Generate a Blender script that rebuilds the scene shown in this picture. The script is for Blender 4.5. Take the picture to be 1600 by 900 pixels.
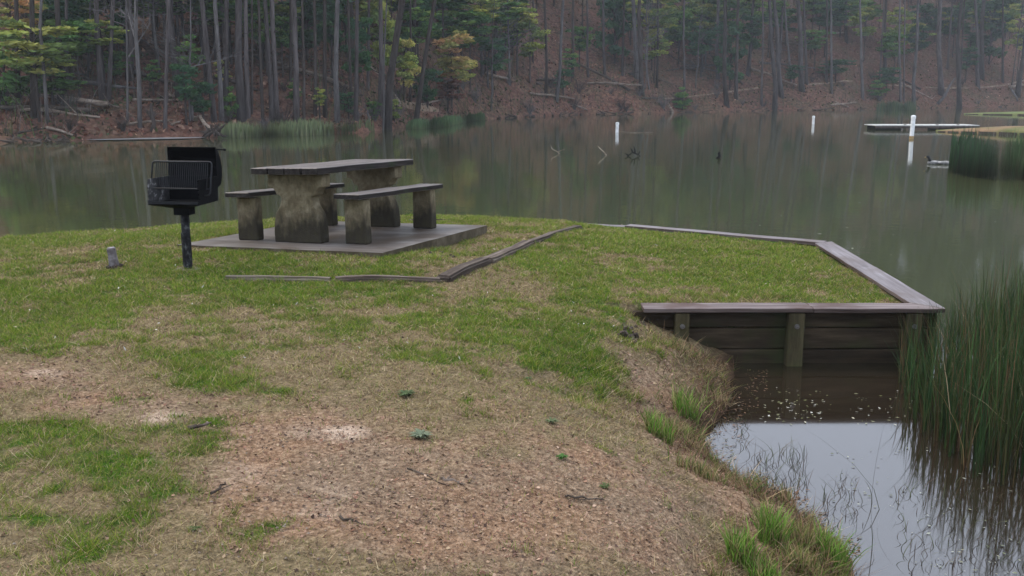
import bpy, bmesh, math, random
import numpy as np
from mathutils import Vector, Matrix, noise as mnoise
random.seed(7); RNG = np.random.default_rng(7)
for o in list(bpy.data.objects): bpy.data.objects.remove(o)
SC = bpy.context.scene; COL = SC.collection
PI = math.pi

# ---------------------------------------------------------------- camera
F = 1542.0; PITCH = 0.197; CAMZ = 2.15            # focal length in photo pixels, pitch down, eye height over the water
cd = bpy.data.cameras.new('camera'); cam = bpy.data.objects.new('camera', cd); COL.objects.link(cam)
cam.location = (0, 0, CAMZ); cam.rotation_euler = (PI/2-PITCH, 0, 0)
cd.sensor_width = 36; cd.lens = 36*F/1600; cd.clip_start = .05; cd.clip_end = 2000
SC.camera = cam
SC.render.resolution_x = 1024; SC.render.resolution_y = 576

# ---------------------------------------------------------------- sky, sun, exposure
SUN_EL = math.radians(52); SUN_AZ = math.radians(-60)    # sun high behind cloud, to the left
W = bpy.data.worlds.new("World"); SC.world = W; W.use_nodes = True
nt = W.node_tree; nt.nodes.clear()
sky = nt.nodes.new('ShaderNodeTexSky'); sky.sky_type = 'NISHITA'; sky.sun_disc = False
sky.sun_elevation = SUN_EL; sky.sun_rotation = SUN_AZ; sky.air_density = 1.0; sky.dust_density = 4.0; sky.ozone_density = 1.0
hs = nt.nodes.new('ShaderNodeHueSaturation'); hs.inputs['Saturation'].default_value = .30
mx = nt.nodes.new('ShaderNodeMix'); mx.data_type = 'RGBA'; mx.inputs['Factor'].default_value = .75
mx.inputs['B'].default_value = (8.9, 9.9, 12.0, 1)       # even cloud deck
bg = nt.nodes.new('ShaderNodeBackground'); bg.inputs['Strength'].default_value = .10
wo = nt.nodes.new('ShaderNodeOutputWorld')
nt.links.new(sky.outputs[0], hs.inputs['Color']); nt.links.new(hs.outputs[0], mx.inputs['A'])
tcw = nt.nodes.new('ShaderNodeTexCoord'); sxw = nt.nodes.new('ShaderNodeSeparateXYZ'); nt.links.new(tcw.outputs['Generated'], sxw.inputs[0])
mw = nt.nodes.new('ShaderNodeMapRange'); mw.inputs['To Min'].default_value = .72; mw.inputs['To Max'].default_value = 1.35; nt.links.new(sxw.outputs['Z'], mw.inputs['Value'])
vm = nt.nodes.new('ShaderNodeVectorMath'); vm.operation = 'SCALE'; nt.links.new(mx.outputs['Result'], vm.inputs[0]); nt.links.new(mw.outputs[0], vm.inputs['Scale'])
nt.links.new(vm.outputs[0], bg.inputs['Color']); nt.links.new(bg.outputs[0], wo.inputs['Surface'])
sl = bpy.data.lights.new('sun', 'SUN'); sl.energy = 1.4; sl.angle = math.radians(30); sl.color = (1, .87, .70)
so = bpy.data.objects.new('sun', sl); COL.objects.link(so)
sd = Vector((math.sin(SUN_AZ)*math.cos(SUN_EL), math.cos(SUN_AZ)*math.cos(SUN_EL), math.sin(SUN_EL)))
so.rotation_euler = sd.to_track_quat('Z', 'Y').to_euler(); so.location = (0, 0, 60)
SC.view_settings.view_transform = 'Standard'; SC.view_settings.look = 'None'
SC.view_settings.exposure = 0.86; SC.view_settings.gamma = 1

# ---------------------------------------------------------------- helpers
def ray(px, py):
    a = (px-800)/F; b = (py-450)/F
    c, s = math.cos(PITCH), math.sin(PITCH)
    return np.array([a, c-b*s, -s-b*c])
def at(px, py, z=0.0):
    d = ray(px, py); t = (z-CAMZ)/d[2]
    return np.array([d[0]*t, d[1]*t, z])
def atd(px, py, y):
    d = ray(px, py); t = y/d[1]
    return np.array([d[0]*t, y, CAMZ+d[2]*t])
def tag(o, label=None, cat=None, group=None, kind=None):
    if label: o['label'] = label
    if cat: o['category'] = cat
    if group: o['group'] = group
    if kind: o['kind'] = kind
    return o
def empty(name, loc, rz=0.0, **k):
    o = bpy.data.objects.new(name, None); COL.objects.link(o); o.location = loc; o.rotation_euler = (0, 0, rz)
    o.empty_display_size = .2
    return tag(o, **k)
def link(name, me, mat=None, parent=None, loc=(0, 0, 0), rot=(0, 0, 0), smooth=False):
    if mat is not None and len(me.materials) == 0: me.materials.append(mat)
    if smooth: me.polygons.foreach_set('use_smooth', [True]*len(me.polygons))
    o = bpy.data.objects.new(name, me); COL.objects.link(o); o.parent = parent; o.location = loc; o.rotation_euler = rot
    return o
def dup(root, loc=None, rot=None, scale=None):
    r = root.copy(); COL.objects.link(r)
    if loc is not None: r.location = loc
    if rot is not None: r.rotation_euler = rot
    if scale is not None: r.scale = scale
    for ch in list(root.children):
        c = ch.copy(); COL.objects.link(c); c.parent = r
        for g in list(ch.children):
            d = g.copy(); COL.objects.link(d); d.parent = c
    return r
class MB:
    def __init__(s): s.v = []; s.f = []; s.n = 0
    def add(s, vs, fs):
        s.v += [tuple(p) for p in vs]; s.f += [tuple(i+s.n for i in f) for f in fs]; s.n += len(vs)
    def box(s, c, d, M=None):
        x, y, z = d[0]/2, d[1]/2, d[2]/2
        vs = [Vector((sx*x, sy*y, sz*z)) for sz in (-1, 1) for sy in (-1, 1) for sx in (-1, 1)]
        vs = [(M @ p if M else p)+Vector(c) for p in vs]
        s.add(vs, [(0, 2, 3, 1), (4, 5, 7, 6), (0, 1, 5, 4), (2, 6, 7, 3), (0, 4, 6, 2), (1, 3, 7, 5)])
    def prism(s, pts, z0, z1):                 # pts anticlockwise in x,y
        n = len(pts)
        s.add([(p[0], p[1], z0) for p in pts]+[(p[0], p[1], z1) for p in pts],
              [tuple(range(n-1, -1, -1)), tuple(range(n, 2*n))]+[(i, (i+1) % n, n+(i+1) % n, n+i) for i in range(n)])
    def tube(s, pts, rad, n=6, cap=True, jit=0.0):
        pts = [Vector(p) for p in pts]; base = s.n; vs = []
        for i, p in enumerate(pts):
            t = (pts[min(i+1, len(pts)-1)]-pts[max(i-1, 0)]).normalized()
            u = t.orthogonal() if i == 0 else (u - t*u.dot(t))
            if u.length < 1e-6: u = t.orthogonal()
            u.normalize(); w = t.cross(u)
            for k in range(n):
                a = 2*PI*k/n; r = rad[i]*(1+random.uniform(-jit, jit))
                vs.append(p+(u*math.cos(a)+w*math.sin(a))*r)
        fs = [(i*n+k, i*n+(k+1) % n, (i+1)*n+(k+1) % n, (i+1)*n+k) for i in range(len(pts)-1) for k in range(n)]
        if cap: fs += [tuple(range(n-1, -1, -1)), tuple((len(pts)-1)*n+k for k in range(n))]
        s.add(vs, fs)
    def mesh(s, name):
        me = bpy.data.meshes.new(name); me.from_pydata(s.v, [], s.f); me.update(); return me
    def build(s, name, mat, parent=None, bevel=0, smooth=False, **k):
        me = s.mesh(name)
        if bevel:
            bm = bmesh.new(); bm.from_mesh(me)
            bmesh.ops.bevel(bm, geom=list(bm.edges), offset=bevel, segments=1, affect='EDGES'); bm.to_mesh(me); bm.free()
        return link(name, me, mat, parent, smooth=smooth, **k)
def np_mesh(name, V, Fc, nper, col=None, colname='col'):
    me = bpy.data.meshes.new(name); nv = len(V); nf = len(Fc)//nper
    me.vertices.add(nv); me.vertices.foreach_set('co', np.ascontiguousarray(V, dtype=np.float32).ravel())
    me.loops.add(len(Fc)); me.loops.foreach_set('vertex_index', np.asarray(Fc, dtype=np.int32))
    me.polygons.add(nf); me.polygons.foreach_set('loop_start', np.arange(0, nf*nper, nper, dtype=np.int32))
    if col is not None:
        a = me.color_attributes.new(colname, 'FLOAT_COLOR', 'POINT')
        c = np.ones((nv, 4), dtype=np.float32); c[:, :3] = col; a.data.foreach_set('color', c.ravel())
    me.update(calc_edges=True); return me

# ---------------------------------------------------------------- materials
def nmat(name):
    m = bpy.data.materials.new(name); m.use_nodes = True; t = m.node_tree
    return m, t, t.nodes['Principled BSDF']
def node(t, typ, **k):
    n = t.nodes.new(typ)
    for a, b in k.items():
        if a in n.inputs.keys(): n.inputs[a].default_value = b
        else: setattr(n, a, b)
    return n
def ramp(t, fac, stops):
    r = t.nodes.new('ShaderNodeValToRGB'); e = r.color_ramp.elements
    while len(e) < len(stops): e.new(.5)
    for i, (p, c) in enumerate(stops):
        e[i].position = p; e[i].color = (c[0], c[1], c[2], 1) if not isinstance(c, (int, float)) else (c, c, c, 1)
    t.links.new(fac, r.inputs['Fac']); return r
def tex_mat(name, stops, scale=(4, 4, 4), rough=.85, bump=.3, bdist=.01, detail=8, rnd=.0, spec=.12, extra=None, metallic=0):
    m, t, b = nmat(name)
    tc = node(t, 'ShaderNodeTexCoord'); mp = node(t, 'ShaderNodeMapping'); mp.inputs['Scale'].default_value = scale
    t.links.new(tc.outputs['Object'], mp.inputs['Vector'])
    oi = node(t, 'ShaderNodeObjectInfo')
    ad = node(t, 'ShaderNodeVectorMath', operation='ADD'); sc = node(t, 'ShaderNodeMath', operation='MULTIPLY'); sc.inputs[1].default_value = 37.0
    t.links.new(oi.outputs['Random'], sc.inputs[0]); t.links.new(mp.outputs[0], ad.inputs[0]); t.links.new(sc.outputs[0], ad.inputs[1])
    n1 = node(t, 'ShaderNodeTexNoise', Scale=1.0, Detail=float(detail), Roughness=.65)
    t.links.new(ad.outputs[0], n1.inputs['Vector'])
    r = ramp(t, n1.outputs['Fac'], stops); out = r.outputs['Color']
    if extra:                                   # (scale, colour, lo, hi): second stain layer
        es, ec, lo, hi = extra
        n2 = node(t, 'ShaderNodeTexNoise', Scale=es, Detail=5.0); t.links.new(tc.outputs['Object'], n2.inputs['Vector'])
        rr = ramp(t, n2.outputs['Fac'], [(lo, 0.0), (hi, 1.0)])
        mm = node(t, 'ShaderNodeMix', data_type='RGBA'); mm.inputs['B'].default_value = (*ec, 1)
        t.links.new(rr.outputs['Color'], mm.inputs['Factor']); t.links.new(out, mm.inputs['A']); out = mm.outputs['Result']
    if rnd:
        h = node(t, 'ShaderNodeHueSaturation'); mr = node(t, 'ShaderNodeMapRange')
        mr.inputs['To Min'].default_value = 1-rnd; mr.inputs['To Max'].default_value = 1+rnd
        t.links.new(oi.outputs['Random'], mr.inputs['Value']); t.links.new(mr.outputs[0], h.inputs['Value'])
        t.links.new(out, h.inputs['Color']); out = h.outputs['Color']
    t.links.new(out, b.inputs['Base Color']); b.inputs['Roughness'].default_value = rough
    b.inputs['Specular IOR Level'].default_value = spec; b.inputs['Metallic'].default_value = metallic
    if bump:
        bp = node(t, 'ShaderNodeBump', Strength=bump, Distance=bdist); t.links.new(n1.outputs['Fac'], bp.inputs['Height'])
        t.links.new(bp.outputs[0], b.inputs['Normal'])
    return m
def col_mat(name, attr='col', rough=.8, trans=0.0, rnd=0.0, spec=.06, noise=None):
    m, t, b = nmat(name)
    a = node(t, 'ShaderNodeAttribute', attribute_name=attr); out = a.outputs['Color']
    if rnd:
        oi = node(t, 'ShaderNodeObjectInfo'); h = node(t, 'ShaderNodeHueSaturation'); mr = node(t, 'ShaderNodeMapRange')
        mr.inputs['To Min'].default_value = 1-rnd; mr.inputs['To Max'].default_value = 1+rnd
        t.links.new(oi.outputs['Random'], mr.inputs['Value']); t.links.new(mr.outputs[0], h.inputs['Value'])
        t.links.new(out, h.inputs['Color']); out = h.outputs['Color']
    t.links.new(out, b.inputs['Base Color']); b.inputs['Roughness'].default_value = rough
    b.inputs['Specular IOR Level'].default_value = spec
    if trans:
        tr = node(t, 'ShaderNodeBsdfTranslucent'); ms = node(t, 'ShaderNodeMixShader'); ms.inputs[0].default_value = trans
        t.links.new(out, tr.inputs['Color']); t.links.new(b.outputs[0], ms.inputs[1]); t.links.new(tr.outputs[0], ms.inputs[2])
        t.links.new(ms.outputs[0], t.nodes['Material Output'].inputs['Surface'])
    return m
M_wood = tex_mat('dark_plank_side_wood', [(.3, (.009, .007, .006)), (.5, (.022, .018, .016)), (.72, (.06, .05, .046))], (2, 30, 30), .7, .6, .006, extra=(3.0, (.02, .03, .012), .58, .75), spec=.12)  # darker wood colour for the side faces of the table and bench planks
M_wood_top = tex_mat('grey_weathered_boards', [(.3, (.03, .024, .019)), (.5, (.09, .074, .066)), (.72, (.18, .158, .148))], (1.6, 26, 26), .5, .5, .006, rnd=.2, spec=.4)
M_cap = tex_mat('cap_board_wood', [(.3, (.06, .048, .047)), (.5, (.14, .12, .122)), (.72, (.25, .235, .245))], (1.3, 24, 24), .5, .5, .005, rnd=.12, spec=.35, extra=(2.2, (.09, .065, .055), .52, .7))
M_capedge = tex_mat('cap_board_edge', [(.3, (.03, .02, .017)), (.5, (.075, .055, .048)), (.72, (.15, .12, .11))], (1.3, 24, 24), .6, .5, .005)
M_cap_brown = tex_mat('brown_cap_board_wood', [(.3, (.05, .035, .032)), (.5, (.12, .09, .085)), (.72, (.25, .215, .205))], (1.3, 24, 24), .6, .5, .005, spec=.3, extra=(2.6, (.07, .04, .032), .48, .62))
M_plank = tex_mat('wet_wall_planks', [(.3, (.014, .010, .006)), (.5, (.038, .027, .016)), (.72, (.075, .055, .034))], (2, 18, 18), .7, .5, .006, rnd=.2, extra=(2.5, (.03, .035, .012), .5, .7))
M_wpost = tex_mat('wall_post_wood', [(.3, (.022, .018, .009)), (.5, (.052, .043, .022)), (.72, (.10, .082, .045))], (16, 16, 2), .75, .5, .006, extra=(3.0, (.07, .08, .03), .45, .7))
M_timber = tex_mat('landscape_timber_wood', [(.3, (.03, .022, .018)), (.5, (.085, .065, .052)), (.72, (.19, .16, .135))], (2, 22, 22), .8, .8, .012, rnd=.25)
M_timber_pale = tex_mat('pale_timber_wood', [(.3, (.05, .04, .03)), (.5, (.12, .10, .078)), (.72, (.23, .20, .16))], (2, 22, 22), .8, .8, .012, rnd=.2)
def concrete(name, slabby=False):
    m, t, b = nmat(name)
    tc = node(t, 'ShaderNodeTexCoord'); sx = node(t, 'ShaderNodeSeparateXYZ'); t.links.new(tc.outputs['Object'], sx.inputs[0])
    n1 = node(t, 'ShaderNodeTexNoise', Scale=7.0, Detail=8.0, Roughness=.65); t.links.new(tc.outputs['Object'], n1.inputs['Vector'])
    mp = node(t, 'ShaderNodeMapping'); mp.inputs['Scale'].default_value = (9, 9, 3.6); t.links.new(tc.outputs['Object'], mp.inputs['Vector'])
    n2 = node(t, 'ShaderNodeTexNoise', Scale=1.0, Detail=6.0, Roughness=.6); t.links.new(mp.outputs[0], n2.inputs['Vector'])
    r = ramp(t, n1.outputs['Fac'], [(.3, (.085, .066, .038)), (.5, (.165, .135, .082)), (.75, (.31, .27, .185))])
    # colour darkens towards the base, with a streaky upper limit
    ad = node(t, 'ShaderNodeMath', operation='MULTIPLY_ADD'); ad.inputs[1].default_value = -.75; t.links.new(n2.outputs['Fac'], ad.inputs[0]); t.links.new(sx.outputs['Z'], ad.inputs[2])
    rr = ramp(t, ad.outputs[0], [(-0.0, .92), (.12, 0.0)]); rr.color_ramp.elements[0].position = 0.0
    sh = node(t, 'ShaderNodeMath', operation='ADD'); sh.inputs[1].default_value = .34; t.links.new(ad.outputs[0], sh.inputs[0]); t.links.new(sh.outputs[0], rr.inputs['Fac'])
    rr.color_ramp.elements[0].position = .08; rr.color_ramp.elements[1].position = .34
    mm = node(t, 'ShaderNodeMix', data_type='RGBA'); mm.inputs['B'].default_value = (.025, .022, .016, 1)
    t.links.new(rr.outputs['Color'], mm.inputs['Factor']); t.links.new(r.outputs['Color'], mm.inputs['A'])
    n3 = node(t, 'ShaderNodeTexNoise', Scale=2.6, Detail=5.0); t.links.new(mp.outputs[0], n3.inputs['Vector'])
    r3 = ramp(t, n3.outputs['Fac'], [(.5, 0.0), (.72, .6)])
    m3 = node(t, 'ShaderNodeMix', data_type='RGBA'); m3.inputs['B'].default_value = (.05, .045, .022, 1)
    t.links.new(r3.outputs['Color'], m3.inputs['Factor']); t.links.new(mm.outputs['Result'], m3.inputs['A'])
    t.links.new(m3.outputs['Result'], b.inputs['Base Color']); b.inputs['Roughness'].default_value = .85; b.inputs['Specular IOR Level'].default_value = .12
    n4 = node(t, 'ShaderNodeTexNoise', Scale=28.0, Detail=9.0, Roughness=.75); t.links.new(tc.outputs['Object'], n4.inputs['Vector'])
    bp = node(t, 'ShaderNodeBump', Strength=.9, Distance=.012); t.links.new(n4.outputs['Fac'], bp.inputs['Height']); t.links.new(bp.outputs[0], b.inputs['Normal'])
    return m
M_conc = concrete('mossy_concrete')
M_slab = tex_mat('wet_concrete_slab', [(.3, (.055, .043, .035)), (.5, (.125, .108, .095)), (.72, (.24, .215, .20))], (1.2, 6, 6), .38, .35, .004, extra=(1.6, (.075, .055, .04), .46, .64), spec=.5)
M_slab_edge = tex_mat('dark_slab_edge', [(.3, (.035, .028, .016)), (.5, (.075, .06, .038)), (.72, (.14, .12, .085))], (6, 6, 6), .8, .5, .006)  # darker brown than the slab top, used on its side faces
M_black = tex_mat('black_sooted_steel', [(.3, (.002, .002, .0025)), (.55, (.004, .004, .005)), (.75, (.012, .011, .012))], (9, 9, 9), .6, .4, .003, extra=(7.0, (.022, .016, .012), .68, .82), spec=.06)
M_bar = tex_mat('grate_steel', [(.3, (.006, .006, .008)), (.6, (.014, .015, .017)), (.8, (.035, .035, .038))], (20, 20, 20), .5, .2, .002, spec=.2)
M_ash = tex_mat('ash_crusted_steel', [(.35, (.03, .03, .033)), (.56, (.07, .068, .068)), (.72, (.45, .44, .44))], (16, 16, 16), .8, .5, .004)
M_peel = tex_mat('peeling_post_paint', [(.38, (.006, .006, .007)), (.54, (.02, .02, .022)), (.66, (.12, .13, .125))], (22, 22, 14), .6, .6, .004, detail=6)
M_stub = tex_mat('whitewashed_concrete_stub', [(.3, (.07, .055, .052)), (.5, (.17, .15, .152)), (.72, (.32, .30, .315))], (18, 18, 18), .85, .5, .004, extra=(14.0, (.14, .07, .05), .6, .72))
M_white = tex_mat('white_pvc', [(.3, (.55, .55, .53)), (.6, (.78, .78, .78))], (5, 5, 5), .45, 0, spec=.4, extra=(4.0, (.38, .36, .30), .60, .74))
M_rust = tex_mat('rusty_collar', [(.3, (.2, .12, .05)), (.6, (.38, .26, .12))], (9, 9, 9), .8, .2)
M_bolt = tex_mat('galvanised_bolt', [(.3, (.08, .07, .06)), (.6, (.2, .19, .18))], (30, 30, 30), .5, .2, .002, metallic=.6)
M_bark = tex_mat('pine_bark', [(.28, (.03, .024, .023)), (.5, (.075, .063, .060)), (.75, (.14, .122, .118))], (5, 5, 1.1), .95, .9, .03, rnd=.3)
M_bark_pale = tex_mat('pale_grey_bark', [(.3, (.045, .04, .038)), (.5, (.095, .086, .083)), (.72, (.18, .17, .163))], (7, 7, 1.4), .9, .5, .015, rnd=.2)
M_bark_dark = tex_mat('dark_wet_bark', [(.3, (.022, .017, .014)), (.55, (.055, .044, .038)), (.75, (.1, .085, .075))], (5, 5, 1.2), .9, .8, .02, rnd=.3)
M_log = tex_mat('bleached_log', [(.3, (.09, .065, .045)), (.5, (.2, .155, .12)), (.75, (.42, .36, .29))], (2, 9, 9), .9, .6, .02, rnd=.25)
M_logd = tex_mat('rotten_dark_log', [(.3, (.03, .022, .017)), (.5, (.07, .055, .043)), (.75, (.15, .12, .1))], (2, 9, 9), .9, .8, .03, rnd=.3)
M_leaf = col_mat('leaf_green', rnd=.12, trans=.25, rough=.7)
M_blade = col_mat('grass_blade', trans=.28, rough=.6, spec=.10)
M_reed = col_mat('reed_stem', rough=.5, trans=.05, spec=.15)
M_litter = col_mat('leaf_litter', rough=.85)
M_dock = tex_mat('dock_boards', [(.3, (.32, .31, .30)), (.6, (.5, .5, .48))], (3, 3, 3), .7, .2)

# ---------------------------------------------------------------- near ground: the grassy point
def tps_fit(P, z, lam=.02):
    n = len(P); d = np.hypot(P[:, None, 0]-P[None, :, 0], P[:, None, 1]-P[None, :, 1])
    K = np.where(d > 0, d*d*np.log(d+1e-12), 0)+lam*np.eye(n)
    Q = np.hstack([np.ones((n, 1)), P]); A = np.zeros((n+3, n+3)); A[:n, :n] = K; A[:n, n:] = Q; A[n:, :n] = Q.T
    s = np.linalg.solve(A, np.concatenate([z, np.zeros(3)])); return P, s
def tps_eval(fit, X, Y):
    P, s = fit; out = s[-3]+s[-2]*X+s[-1]*Y
    for i in range(len(P)):
        d = np.hypot(X-P[i, 0], Y-P[i, 1]); out = out+s[i]*d*d*np.log(d+1e-9)
    return out
CAPZ = .475
ctl = [(0, 374, .50), (230, 357, .52), (400, 346, .54), (560, 343, .55), (740, 341, .55), (850, 345, .50), (960, 351, .44),
       (275, 390, .635), (450, 399, .665), (600, 403, .68), (680, 385, .58), (765, 368, .60), (640, 350, .62), (450, 350, .60), (690, 441, .57), (400, 438, .59), (293, 425, .60), (100, 430, .60),
       (1100, 362, .43), (1270, 384, .42), (1345, 425, .42), (1405, 470, .42), (1200, 474, .43), (1100, 474, .44), (1010, 478, .46), (1100, 420, .46), (950, 420, .52),
       (0, 560, .64), (300, 560, .62), (600, 560, .58), (850, 560, .54), (940, 620, .52), (800, 700, .57), (400, 700, .65), (0, 720, .70),
       (0, 900, .74), (500, 900, .68), (900, 900, .54), (1000, 780, .50)]
CP = np.array([at(*c)[:2] for c in ctl]+[(-14, 8), (-14, 2), (-6, -4), (0, -4), (4, -4), (-25, 3)]); CZ = np.array([c[2] for c in ctl]+[.62, .72, .8, .78, .7, .7])
PLAT = tps_fit(CP, CZ)
# natural shoreline on the lake side (a little beyond the crest that is seen) and round the cove
sil = [at(px, py, .5)[:2] for px, py in [(-900, 470), (-400, 405), (0, 374), (230, 357), (400, 346), (560, 342), (740, 340), (850, 342)]]
shore_lake = [np.array((-40., 5.))]+[p*(1+.95/np.hypot(*p)) for p in sil]
shore_cove = [at(px, py, 0)[:2] for px, py in [(1146, 573), (1156, 598), (1142, 640), (1105, 680), (1098, 705), (1150, 742), (1222, 778), (1246, 815), (1318, 846), (1338, 900)]]
shore_cove += [np.array(p) for p in [(1.25, 2.7), (1.5, 1.8), (2.6, .4), (6, -1.5), (14, -4), (40, -8)]]
FR = 7.57                                                 # front face of the retaining wall's cap
BR_o = at(1300, 377, CAPZ)[:2]; TIP = at(1475, 479, CAPZ)[:2]; BL_o = at(900, 345.5, CAPZ)[:2]; B2_o = at(985, 350, CAPZ)[:2]
poly = [np.array((-40, -40.))]+shore_lake+[BL_o, B2_o, BR_o, TIP, np.array((shore_cove[0][0], FR+.1))]+shore_cove+[np.array((40, -40.))]
poly = np.array(poly)
def inside(X, Y, Pg):
    r = np.zeros(X.shape, bool); n = len(Pg)
    for i in range(n):
        x1, y1 = Pg[i]; x2, y2 = Pg[(i+1) % n]
        c = ((y1 > Y) != (y2 > Y)) & (X < (x2-x1)*(Y-y1)/(y2-y1+1e-12)+x1); r ^= c
    return r
def dseg(X, Y, a, b):
    d = b-a; t = np.clip(((X-a[0])*d[0]+(Y-a[1])*d[1])/(d@d), 0, 1)
    return np.hypot(X-a[0]-t*d[0], Y-a[1]-t*d[1])
def dline(X, Y, L):
    r = np.full(X.shape, 1e9)
    for i in range(len(L)-1): r = np.minimum(r, dseg(X, Y, L[i], L[i+1]))
    return r
def vnoise(X, Y, sc, seed=0):                             # smooth value noise
    r = np.random.default_rng(seed+1000).random((257, 257)); x = X*sc+500; y = Y*sc+500
    ix = np.floor(x).astype(int); iy = np.floor(y).astype(int); fx = x-ix; fy = y-iy
    fx = fx*fx*(3-2*fx); fy = fy*fy*(3-2*fy); g = lambda a, b: r[a % 257, b % 257]
    return (g(ix, iy)*(1-fx)+g(ix+1, iy)*fx)*(1-fy)+(g(ix, iy+1)*(1-fx)+g(ix+1, iy+1)*fx)*fy
def fbm(X, Y, sc, seed=0, o=4):
    s = 0; a = 1; tot = 0
    for k in range(o): s = s+a*vnoise(X, Y, sc*2**k, seed+k); tot += a; a *= .5
    return s/tot
def cove_prof(d): return np.where(d < 0, np.maximum(d*.45, -.7), .44*d+.035*(1-np.exp(-d/.10)))
def lake_prof(d): return np.where(d < 0, np.maximum(d*.5, -.9), .75*d)
slab_c = None
def ground_z(X, Y, rough=True):
    X = np.asarray(X, float); Y = np.asarray(Y, float)
    z = np.clip(tps_eval(PLAT, X, Y), .3, .95)
    ins = inside(X, Y, poly); s = np.where(ins, 1, -1)
    dl = dline(X, Y, shore_lake)*s; dc = dline(X, Y, shore_cove)*s
    front = Y < FR+.17
    k = .10
    a = lake_prof(dl); z1 = np.minimum(z, a)-k*np.exp(-np.abs(z-a)/k)*.35
    b = cove_prof(dc+(.34*(fbm(X, Y, 3.4, 5)-.5) if rough else 0)); z2 = np.minimum(z1, b)-k*np.exp(-np.abs(z1-b)/k)*.35
    z = np.where(front, z2, z1)
    wallreg = (Y >= FR+.17) & (X > 0.3) & ~ins
    z = np.where(wallreg, -.8, z)
    z = np.where(front & (Y > FR-.06) & (X > shore_cove[0][0]+.12), np.minimum(z, -.3), z)
    z = np.where((~ins) & front & (z > -.05), -.05, z)
    if rough: z = z+(fbm(X, Y, 1.1, 11)-.5)*.05*np.clip(z*4+.5, 0, 1)+(fbm(X, Y, 9, 21, 3)-.5)*(.018+.05*np.clip(1-np.abs(dc-.2)/.6, 0, 1)*(z > 0))
    return z
xs = np.concatenate([np.linspace(-45, -9.3, 40), np.arange(-9, 5.6, .045), np.linspace(5.8, 45, 30)])
ys = np.concatenate([np.linspace(-40, 1.2, 30), np.arange(1.4, FR+.16, .045), [FR+.165, FR+.175], np.arange(FR+.22, 15.2, .045), np.linspace(15.5, 24, 8)])
GX, GY = np.meshgrid(xs, ys); GZ = ground_z(GX, GY)
def gz(x, y): return float(ground_z(np.array([x]), np.array([y]))[0])
def hitg(px, py):                                         # where a sight line meets the near ground
    d = ray(px, py); t = np.linspace(2.0, 22, 1600); P = np.array([0, 0, CAMZ])[None]+t[:, None]*d[None]
    z = ground_z(P[:, 0], P[:, 1], False); i = np.argmax(P[:, 2] < z); return P[i]

# what grows where: ellipses on the ground, (px, py, half width px, half height px, weight)
GREEN = [(150, 375, 260, 14, .55), (560, 348, 300, 7, .35), (60, 470, 190, 75, .55), (300, 440, 150, 22, .5), (200, 520, 160, 40, .3), (330, 605, 70, 30, .85), (470, 590, 50, 26, .45), (110, 800, 160, 90, .55), (30, 730, 90, 40, .2), (20, 860, 60, 50, .2),
         (450, 413, 240, 9, .7), (500, 460, 170, 22, .6), (780, 500, 140, 40, .6), (860, 420, 60, 22, .65), (940, 480, 90, 60, .35), (930, 540, 80, 30, .45), (1120, 400, 280, 60, .6), (1350, 445, 70, 40, .5), (1000, 365, 160, 12, .4), (700, 520, 90, 26, .35), (640, 700, 30, 14, .1), (150, 590, 110, 14, .25), (420, 640, 60, 20, .2)]
DIRT = [(60, 610, 150, 40, .9), (230, 660, 190, 44, .75), (470, 760, 170, 110, 1.0), (420, 700, 150, 50, .6), (700, 800, 260, 120, .95), (560, 870, 220, 70, .7), (900, 760, 190, 120, .85), (200, 640, 230, 40, .45), (560, 690, 80, 30, .5), (1090, 590, 90, 60, 1.2), (1040, 540, 60, 40, .9), (1130, 660, 70, 60, .9), (1000, 820, 120, 90, .75), (820, 600, 90, 30, .3),
        (560, 402, 150, 6, .5), (720, 390, 60, 18, .6), (1150, 640, 60, 60, .8), (985, 520, 24, 22, .9), (1040, 700, 60, 60, .4), (200, 425, 120, 5, .2), (780, 440, 60, 14, .3), (1200, 474, 190, 5, .5)]
SAND = [(70, 606, 40, 12, .8), (250, 682, 45, 18, .8), (545, 697, 45, 13, .8), (430, 790, 120, 45, .5), (500, 700, 130, 26, .4), (380, 770, 60, 30, .4), (520, 840, 90, 40, .35)]
TAN = [(300, 397, 150, 9, .7), (600, 600, 220, 36, .5), (640, 545, 120, 24, .5), (350, 520, 160, 26, .3), (820, 455, 120, 26, .45), (1180, 372, 70, 7, .7), (1050, 470, 90, 10, .5), (860, 352, 100, 7, .5), (760, 372, 90, 14, .7), (1150, 440, 180, 18, .5), (1290, 410, 60, 10, .5), (1000, 400, 70, 12, .45), (1240, 465, 90, 8, .4), (150, 400, 120, 8, .5), (620, 480, 120, 14, .4), (120, 520, 110, 18, .3), (30, 440, 80, 12, .3)]
def ell(L, X, Y):
    out = np.zeros(X.shape)
    for px, py, rx, ry, w in L:
        c = at(px, py, .55)[:2]; ex = abs(at(px+rx, py, .55)[0]-c[0]); ey = max(.12, (at(px, max(py-ry, 332), .55)[1]-at(px, py+ry, .55)[1])/2)
        cy = (at(px, max(py-ry, 332), .55)[1]+at(px, py+ry, .55)[1])/2; q = ((X-c[0])/ex)**2+((Y-cy)/ey)**2
        out = np.maximum(out, w*np.exp(-q*.8)) + .25*np.minimum(out, w*np.exp(-q*.8))
    return out
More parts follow.
